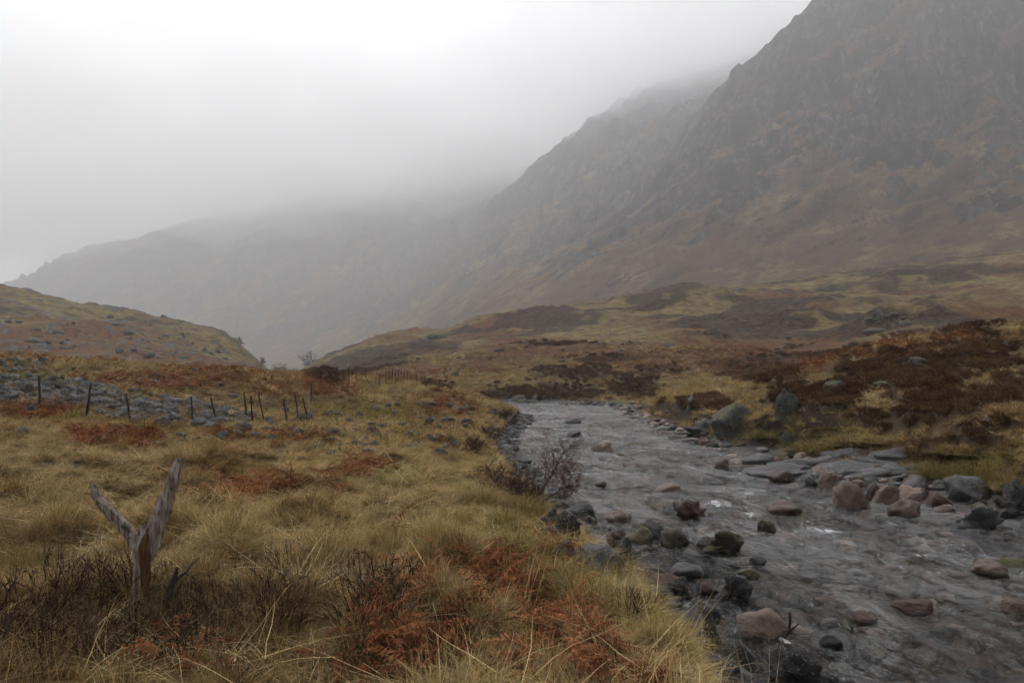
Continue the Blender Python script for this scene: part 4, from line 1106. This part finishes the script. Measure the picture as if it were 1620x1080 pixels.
# loose grey stones higher up at the left edge and through the middle field
qx = np.concatenate([rs.uniform(0, 75, 60), rs.uniform(430, 830, 140), rs.uniform(300, 620, 40), rs.uniform(-10, 400, 60)]); qy = np.concatenate([rs.uniform(570, 590, 60), rs.uniform(640, 720, 140), rs.uniform(655, 700, 40), rs.uniform(575, 700, 60)])
wp = hit(np.stack([qx, qy], 1)); wsz = np.exp(rs.normal(size=len(wp)) * 0.5) * 0.075 * (0.6 + np.minimum(wp[:, 1], 50) / 45)
wsz = np.clip(wsz, 0.03, 0.17)
kk = np.where((wp[:, 2] > 0.1) & (wp[:, 1] < 80))[0]
merged_rocks('field_stones', kk, 'stone_wall', wall_pose, label='small loose grey stones scattered in the grass')

# crags on the hills
qx = np.concatenate([rs.uniform(0, 420, 90), rs.uniform(620, 1300, 60), rs.uniform(1370, 1440, 25), rs.uniform(800, 1000, 50)])
qy = np.concatenate([rs.uniform(500, 585, 90), rs.uniform(530, 640, 60), rs.uniform(500, 525, 25), rs.uniform(605, 640, 50)])
wp = hit(np.stack([qx, qy], 1)); wsz = np.clip(np.exp(rs.normal(size=len(wp)) * 0.5) * 0.0030 * wp[:, 1], 0.12, 1.3)
def crag_pose(i):
    return (wp[i, 0], wp[i, 1], wp[i, 2] - wsz[i] * 0.1), (wsz[i] * rs.uniform(0.8, 1.7), wsz[i], wsz[i] * rs.uniform(0.5, 0.9)), rs.normal() * 0.4
kk = np.where((wp[:, 1] > 78) & (wp[:, 1] < 420))[0]
merged_rocks('outcrops', kk, 'stone_lichen', crag_pose, label='grey rock outcrops scattered over the hillsides')

# ------------------------------------------------------------------ forked dead stump
def P3(px, py, d, dy=0.0): return Vector(((px - CX) / F * d, d + dy, ZC + (HY - py) / F * d))
D = 5.45
SB = P3(223, 958, D)
stump = add('dead_stump', None, loc=SB, label='weathered grey forked dead tree stump standing in the grass', cat='tree stump')
def limb(name, pts, mat, seed, sides=36, sub=6, ridge=0.15):
    """gnarled wood: a ridged, twisted tube through (column, row, half width px, depth offset)"""
    rng = np.random.default_rng(seed)
    c = np.array([(*(P3(p[0], p[1], D, p[3] if len(p) > 3 else 0) - SB), p[2] * 0.86 / F * D) for p in pts])
    tt = np.linspace(0, len(c) - 1, (len(c) - 1) * sub + 1)
    q = np.stack([np.interp(tt, np.arange(len(c)), c[:, k]) for k in range(4)], 1)
    for _ in range(3): q[1:-1] = (q[:-2] + 2 * q[1:-1] + q[2:]) / 4
    ph = rng.uniform(0, 6.28, 8)
    V = []; Fc = []
    for i, (x_, y_, z_, r_) in enumerate(q):
        a_ = q[max(i - 1, 0)][:3]; b_ = q[min(i + 1, len(q) - 1)][:3]
        t_ = Vector(b_ - a_).normalized(); u = (Vector((1, 0, 0)) - t_ * t_.x).normalized(); v = t_.cross(u)
        for k in range(sides):
            an = 2 * math.pi * k / sides
            tw = an + i * 0.03
            rr_ = r_ * (1 + ridge * (math.sin(3 * tw + ph[0]) * 0.8 + math.sin(7 * tw + ph[1] + i * 0.05) * 0.6 + math.sin(11 * tw + ph[2]) * 0.35) + 0.07 * math.sin(i * 0.9 + ph[3] + 2 * an) + 0.06 * math.sin(i * 0.37 + ph[4] - an) + rng.normal() * 0.035)
            if i == len(q) - 1: rr_ *= rng.uniform(0.3, 0.9)
            p = Vector((x_, y_, z_)) + (u * math.cos(an) + v * math.sin(an)) * rr_
            if i >= len(q) - 2: p += t_ * rng.uniform(-0.8, 1.6) * r_
            V.append(p)
    for i in range(len(q) - 1):
        for k in range(sides):
            k2 = (k + 1) % sides
            Fc.append((i * sides + k, i * sides + k2, (i + 1) * sides + k2, (i + 1) * sides + k))
    Fc.append(tuple((len(q) - 1) * sides + k for k in range(sides)))
    return add(name, mesh_from(name, V, Fc, mat, True), stump)
limb('trunk', [(222, 985, 13), (221, 950, 11), (222, 915, 12), (226, 880, 14.5), (230, 858, 17), (233, 843, 14, .01)], 'dead_wood', 1, 28)
limb('limb', [(224, 880, 12), (219, 862, 12, .0), (206, 841, 10.5, -.01), (190, 821, 9.5, -.02), (174, 804, 9, -.03), (163, 793, 8.5, -.03), (157, 780, 7, -.04), (153, 768, 5.5, -.04)], 'dead_wood', 2)
limb('limb', [(232, 880, 11), (237, 858, 15, .02), (243, 838, 14.5, .03), (247, 822, 13, .05), (252, 810, 14.5, .05), (258, 795, 14, .06), (262, 778, 11, .07), (267, 757, 11, .08), (271, 741, 8.5, .09), (274, 731, 6, .09)], 'dead_wood', 3)
limb('heartwood', [(232, 945, 5, -.035), (234, 915, 7.5, -.035), (233, 885, 9, -.05), (232, 865, 8, -.055), (236, 845, 4, -.05)], 'heart_wood', 4, 14)
limb('split_strip', [(245, 885, 3, -.03), (246, 860, 4.5, -.045), (247, 838, 5, -.05), (250, 822, 3, -.045)], 'dead_wood', 6, 12)
limb('knot', [(199, 827, 3.2, -.045), (201, 831, 4.2, -.05), (204, 834, 2.5, -.045)], 'bark_strip', 7, 10, 4)
limb('root', [(222, 940, 6), (228, 958, 7, -.04), (238, 975, 6, -.08), (248, 985, 3, -.1)], 'heart_wood', 5, 14)

def twiggy(name, segs, dd, mat, label, cat):
    base = P3(segs[0][0][0], segs[0][0][1], dd)
    o = add(name, None, loc=base, label=label, cat=cat)
    for k, s_ in enumerate(segs):
        T = Tubes(); T.tube([P3(p[0], p[1], dd, p[3] if len(p) > 3 else 0) - base for p in s_], [p[2] / F * dd for p in s_], 8, jit=0.08, rng=np.random.default_rng(k))
        add('stem' if k == 0 else 'twig', T.mesh('twig', mat), o)
    return o
twiggy('dead_branch', [[(264, 968, 5), (268, 945, 5), (272, 925, 4.5), (277, 908, 3.5), (280, 897, 2.6)], [(273, 922, 3), (284, 912, 2.6), (294, 905, 2.2), (304, 892, 1.8), (316, 881, 1.0)], [(292, 906, 1.5), (302, 911, 1), (311, 917, .6)], [(270, 940, 2), (262, 930, 1.4), (258, 922, .8)]], 5.4, 'dark_wood', 'small grey broken branch upright just right of the stump', 'branch')
twiggy('fallen_log', [[(-30, 1000, 9), (0, 1020, 9), (25, 1036, 8.5), (48, 1052, 7.5), (62, 1068, 5)], [(6, 1024, 3), (10, 1000, 2.5), (14, 985, 2), (20, 968, 1.2)]], 4.5, 'dark_wood', 'dark fallen log with a stub at the lower left corner', 'log')
twiggy('bare_twigs', [[(8, 955, 2.2), (12, 935, 1.8), (22, 922, 1.4), (28, 912, .8)], [(12, 935, 1.4), (5, 920, 1)], [(20, 924, 1), (26, 930, .7)]], 5.0, 'dark_wood', 'forked bare grey twigs at the left edge', 'twigs')
twiggy('bare_twigs', [[(576, 965, 2.4), (578, 945, 2.2), (582, 928, 1.8), (592, 916, 1.3), (610, 908, .8)], [(580, 930, 1.6), (572, 918, 1), (566, 908, .7)], [(590, 918, 1), (600, 912, .6)]], 5.6, 'dark_wood', 'dark forked bare twigs left of the rust bracken', 'twigs')
twiggy('driftwood_twig', [[(1240, 1008, 3), (1248, 1000, 2.6), (1250, 985, 2.2), (1249, 968, 1.6)], [(1247, 1000, 2.2), (1256, 992, 1.8), (1264, 986, 1.2)], [(1246, 1002, 2), (1262, 1003, 1.5), (1280, 1002, 1)]], 9.25, 'dark_wood', 'bent dark twig caught beside the tan boulder', 'twig')
twiggy('bracken_stalk', [[(618, 985, 1.6), (632, 972, 1.5), (645, 962, 1.2), (658, 952, .9)]], 5.2, 'stone_tan', 'pale broken stalk sticking out of the rust bracken', 'stalk')

# ------------------------------------------------------------------ bare shrub over the water, dark scrub at its foot
def grow(T, p, d, L, r, rng, depth, spread, up, fine, sides=5, rmin=0.0022):
    n = 4; pts = [p]; rad = [r]
    for k in range(n):
        d = (d + Vector(rng.normal(size=3)) * 0.16 + Vector((0, 0, up))).normalized()
        p = p + d * (L / n); pts.append(p); rad.append(r * (1 - 0.45 * (k + 1) / n))
    T.tube(pts, rad, sides, cap=False)
    if depth == 0: return
    for k in range(fine):
        i = rng.integers(1, n + 1)
        dd = (d + Vector(rng.normal(size=3)) * spread).normalized()
        grow(T, pts[i], dd, L * rng.uniform(0.5, 0.8), max(rad[i] * 0.62, rmin), rng, depth - 1, spread, up * 0.5, fine, 4 if depth > 1 else 3, rmin)

def shrub(name, label, cat, root, dirs, L, r, depth, spread, up, fine, seed, mat, twig_mat=None, scale_r=1.0):
    o = add(name, None, loc=root, label=label, cat=cat)
    rng = np.random.default_rng(seed)
    for d_ in dirs:
        d_ = Vector(d_)
        T = Tubes(); n = 6; p = Vector((0, 0, -0.05)); dv = d_.normalized(); pts = [p]; rad = [r]
        for k in range(n):
            dv = (dv + Vector(rng.normal(size=3)) * 0.1).normalized(); p = p + dv * (d_.length / n); pts.append(p); rad.append(r * (1 - 0.5 * (k + 1) / n))
        T.tube(pts, rad, 7)
        add('stem', T.mesh('stem', mat), o)
        T = Tubes()
        for k in range(fine + 2):
            i = rng.integers(3, n + 1)
            grow(T, pts[i], (dv + Vector(rng.normal(size=3)) * spread).normalized(), L * rng.uniform(0.7, 1.1), rad[i] * 0.6, rng, depth, spread, up, fine, rmin=0.0022 * scale_r)
        add('twigs', T.mesh('twigs', twig_mat or mat), o)
    return o
rp = hit([(846, 800)])[0]
shrub('bare_shrub', 'leaning bare shrub with red-brown twigs reaching over the river', 'shrub', rp + np.array((0, 0.1, 0.0)), [(0.45, 0.15, 0.78), (0.58, -0.1, 0.42), (0.30, 0.2, 0.55)], 0.34, 0.016, 3, 0.62, 0.04, 4, 5, 'twig_red', scale_r=1.25)
for k, (px, py, w, lab) in enumerate([(800, 792, 0.9, 'dark leafless scrub at the left foot of the leaning shrub'), (835, 800, 0.6, 'dark leafless scrub right under the leaning shrub'), (775, 700, 0.9, 'low dark scrub along the bank before the bend'), (740, 720, 0.8, 'olive brown scrub on the bank above the margin stones'), (800, 672, 1.3, 'dark scrub at the bend where the mound meets the water')]):
    p = hit([(px, py)])[0]
    rng = np.random.default_rng(60 + k)
    dirs = [tuple(Vector((rng.normal() * 0.5, rng.normal() * 0.4, 0.8)) * 0.42 * w) for _ in range(7)]
    shrub('heath_scrub', lab, 'scrub', p, dirs, 0.30 * w, 0.010 * (1 + p[1] / 40), 2, 0.6, 0.03, 4, 70 + k, 'twig_red', scale_r=1 + p[1] / 12)

def bare_tree(label, px, py, d, H_, seed, mat='twig_grey', lean=0.0, wide=0.8):
    x_ = (px - CX) / F * d; z_ = ZC + (HY - py) / F * d
    zg = float(height(np.array([x_]), np.array([float(d)]))[0])
    o = add('bare_tree', None, loc=(x_, d, min(zg, z_) - 0.2), label=label, cat='tree', group='leafless trees in the gap between the hills')
    rng = np.random.default_rng(seed)
    T = Tubes(); pts = [Vector((0, 0, 0))]; dv = Vector((lean, 0, 1)).normalized()
    Ht = H_ + max(z_ - zg, 0) * 0
    for k in range(5): dv = (dv + Vector(rng.normal(size=3)) * 0.07).normalized(); pts.append(pts[-1] + dv * Ht * 0.5 / 5)
    r0 = 0.02 * H_; rad = [r0 * (1 - 0.1 * k) for k in range(6)]
    T.tube(pts, rad, 7); add('trunk', T.mesh('trunk', mat), o)
    T = Tubes()
    for k in range(11):
        i = rng.integers(1, 6); a = rng.uniform(0, 6.28)
        grow(T, pts[i], Vector((math.cos(a) * wide, math.sin(a) * wide, rng.uniform(0.3, 1.1))).normalized(), Ht * 0.36, rad[i] * 0.5, rng, 3, 0.5, 0.06, 4, rmin=0.034)
    add('crown', T.mesh('crown', mat), o)
bare_tree('round leafless reddish tree low in the gap between the hills', 443, 594, 300, 6.5, 1, 'twig_red', 0, 1.3)
bare_tree('pale leafless tree on the foot of the right hillside', 490, 586, 292, 7.0, 2, 'twig_grey', -0.1, 1.0)
bare_tree('small leafless tree on the steep end of the left hill', 377, 550, 248, 3.6, 3, 'twig_red', 0.1, 0.8)
bare_tree('tiny leafless bush below the steep end of the left hill', 413, 572, 250, 2.6, 4, 'twig_red', 0, 1.2)

# ------------------------------------------------------------------ post and wire fence
def fence(label, posts, wires=True, hw=0.033):
    t0 = posts[0]; b0 = P3(t0[2], t0[3], t0[4])
    o = add('wire_fence', None, loc=b0, label=label, cat='fence')
    rng = np.random.default_rng(5)
    ends = []
    hd = hit([(p[2], p[3]) for p in posts])[:, 1]
    for (tx, ty, bx, by, d), dh in zip(posts, hd):
        if d < 41: d = float(np.clip(dh, d * 0.7, d * 1.15))
        top = P3(tx, ty, d); bx_ = (bx - CX) / F * d
        zg = float(height(np.array([bx_]), np.array([d]))[0])
        bot = Vector((bx_, d, zg - 0.25))
        if top.z - zg < 0.7: top = Vector((top.x, top.y, zg + 0.95))
        r = hw * (0.8 + 0.35 * rng.uniform())
        T = Tubes(); n = 6
        T.tube([bot.lerp(top, k / n) - b0 + Vector(rng.normal(size=3)) * 0.005 for k in range(n + 1)], [r * (1 - 0.1 * k / n) for k in range(n + 1)], 8, jit=0.05, rng=rng)
        add('post', T.mesh('post', 'post_wood'), o)
        ends.append((Vector((bx_, d, zg)) - b0, top - b0))
    if wires:
        for h in (0.35, 0.62, 0.90):
            T = Tubes()
            for (a0, a1), (c0, c1) in zip(ends[:-1], ends[1:]):
                p, q = a0.lerp(a1, h), c0.lerp(c1, h)
                T.tube([p, p.lerp(q, 0.5) - Vector((0, 0, 0.06 + 0.03 * rng.uniform())), q], [0.005] * 3, 4, cap=False)
            add('wire', T.mesh('wire', 'wire_metal'), o)
fence('old fence of dark leaning posts in front of the tumbled stone wall', [(62, 595, 63, 655, 24.0), (144, 607, 135, 658, 26.5), (199, 623, 209, 671, 27.5), (303, 627, 306, 677, 28.5), (334, 629, 346, 671, 31.0), (386, 647, 392, 673, 33), (397, 640, 401, 679, 33.5), (409, 638, 419, 669, 34.5), (448, 630, 456, 666, 36), (467, 637, 474, 668, 36.5), (479, 629, 490, 667, 37), (493, 617, 491, 640, 40)])
fence('row of thin upright fence posts crossing the bracken mound', [(508, 598, 506, 622, 44), (521, 599, 519.5, 620, 46), (533, 601.6, 532, 618, 48), (543, 605, 543, 623, 48), (552, 606, 552.5, 623, 49), (563, 604, 563, 622, 50), (601, 612, 600.5, 632, 50), (610.5, 610, 611, 630, 52), (616, 607, 616, 623, 54)])
fence('far row of close-set fence posts on the skyline of the mound', [(621 + 4.6 * k, 602 + 0.1 * k, 621 + 4.6 * k, 619, 58 + 0.5 * k) for k in range(6)] + [(650, 605, 650, 618, 62), (659, 605, 659, 618, 62.5), (667, 607, 667, 618, 63), (672, 608, 672, 620, 63.5), (677, 609, 677, 620, 64)], hw=0.045)

# ------------------------------------------------------------------ single tussocks and bracken clumps
TUS = [plant_mesh('tussock', *blades(np.random.default_rng(200 + k), 1300, 0.66, 0, 1.0, 2.3, 0.006, 7, 0.26), 'tussock_straw') for k in range(3)]
def mound_mesh(): 
    V, Fc = ICO[3]; V = V.copy(); V[:, 2] = np.maximum(V[:, 2], -0.2); return mesh_from('mound', V * np.array((0.30, 0.30, 0.26)), Fc, 'moor_near', True)
for k, (px, py, w, h, mt_, lab) in enumerate([
    (690, 872, 80, 66, 'straw', 'large domed straw tussock left of the olive bank tussock'), (608, 880, 76, 56, 'straw', 'domed straw tussock second from the river'), (822, 905, 90, 66, 'olive', 'large olive tussock overhanging the river margin'),
    (292, 830, 60, 40, 'straw', 'bright golden tussock right behind the stump'), (870, 935, 60, 44, 'olive', 'olive tussock beside the rust bracken'), (835, 820, 70, 40, 'olive', 'olive tussock at the bank edge below the scrub'),
    (985, 950, 80, 50, 'pale', 'pale straw tussock on the bank tip'), (1120, 1050, 60, 60, 'pale', 'spiky pale tussock at the last tip of the bank'), (740, 880, 60, 44, 'straw', 'small straw tussock between the domed and olive ones'),
    (40, 905, 90, 50, 'olive', 'dark olive tussock at the left edge'), (880, 1075, 90, 50, 'pale', 'pale tussock at the bottom edge among bracken'), (60, 800, 60, 30, 'olive', 'low olive tussock above the left edge twigs'), (960, 1010, 80, 50, 'straw', 'straw tussock in front of the green moss patch'),
    (1490, 752, 80, 44, 'moss', 'mossy turf hummock at the left end of the right turf bank'), (1555, 762, 90, 50, 'moss', 'broad mossy turf hummock above the large grey slab'), (1612, 772, 70, 50, 'olive', 'olive turf hummock cut by the right edge'), (1530, 720, 90, 30, 'olive', 'olive grass hummock on top of the right turf bank'), (1400, 700, 80, 24, 'straw', 'straw tussock where the heather meets the right bank'),
    (1290, 716, 90, 34, 'moss', 'mossy turf edge just above the grey rock shelf'), (1350, 706, 80, 28, 'olive', 'olive turf lip above the right end of the rock shelf'), (1215, 700, 60, 26, 'moss', 'green turf right of the big round boulder'), (980, 985, 50, 22, 'moss', 'small bright green mossy cushion on the near bank tip'), (760, 800, 70, 34, 'olive', 'olive hummock above the dark scrub'), (800, 840, 60, 40, 'moss', 'dark mossy hummock on the bank edge left of the black jagged rock')]):
    p = hit([(px, py)])[0]; d = p[1]
    sc = w * d / F / 0.85
    o = add('grass_tussock', TUS[k % 3], loc=p - np.array((0, -0.1, 0.04)), label=lab, cat='tussock', group='single grass tussocks on the near bank')
    o.material_slots[0].link = 'OBJECT'; o.material_slots[0].material = MATS['tussock_' + mt_]
    o.scale = (sc, sc, h * d / F / 0.42 * (0.62 if px > 1180 else 1.0)); o.rotation_euler = (0, 0, k * 1.3)
for k, (px, py, w, lab) in enumerate([(630, 1040, 130, 'big rust-red heap of dead bracken at the bottom middle'), (560, 1010, 80, 'rust bracken tangled with dark twigs'), (775, 955, 110, 'rust-red bracken heap beside the olive tussock'), (850, 995, 110, 'rust bracken spilling down the middle of the bank'), (900, 1070, 110, 'rust bracken clump at the bottom edge near the bank tip'),
    (370, 790, 110, 'wide patch of dark red bracken right of the stump'), (310, 785, 60, 'red bracken touching the right limb of the stump'), (550, 755, 80, 'red-brown bracken in the middle field'), (720, 930, 60, 'small rust bracken frond clump left of the olive tussock'), (40, 660, 70, 'rust bracken in front of the leftmost fence post')]):
    p = hit([(px, py)])[0]; d = p[1]; sc = w * d / F / 1.15
    me = bracken_mesh(300 + k, 44, 0.62, 'bracken_dead', 'bracken_clump')
    o = add('bracken_clump', me, loc=p + np.array((0, 0.05, 0.06)), label=lab, cat='bracken', group='clumps of dead bracken'); o.scale = (sc, sc, sc * 0.85)
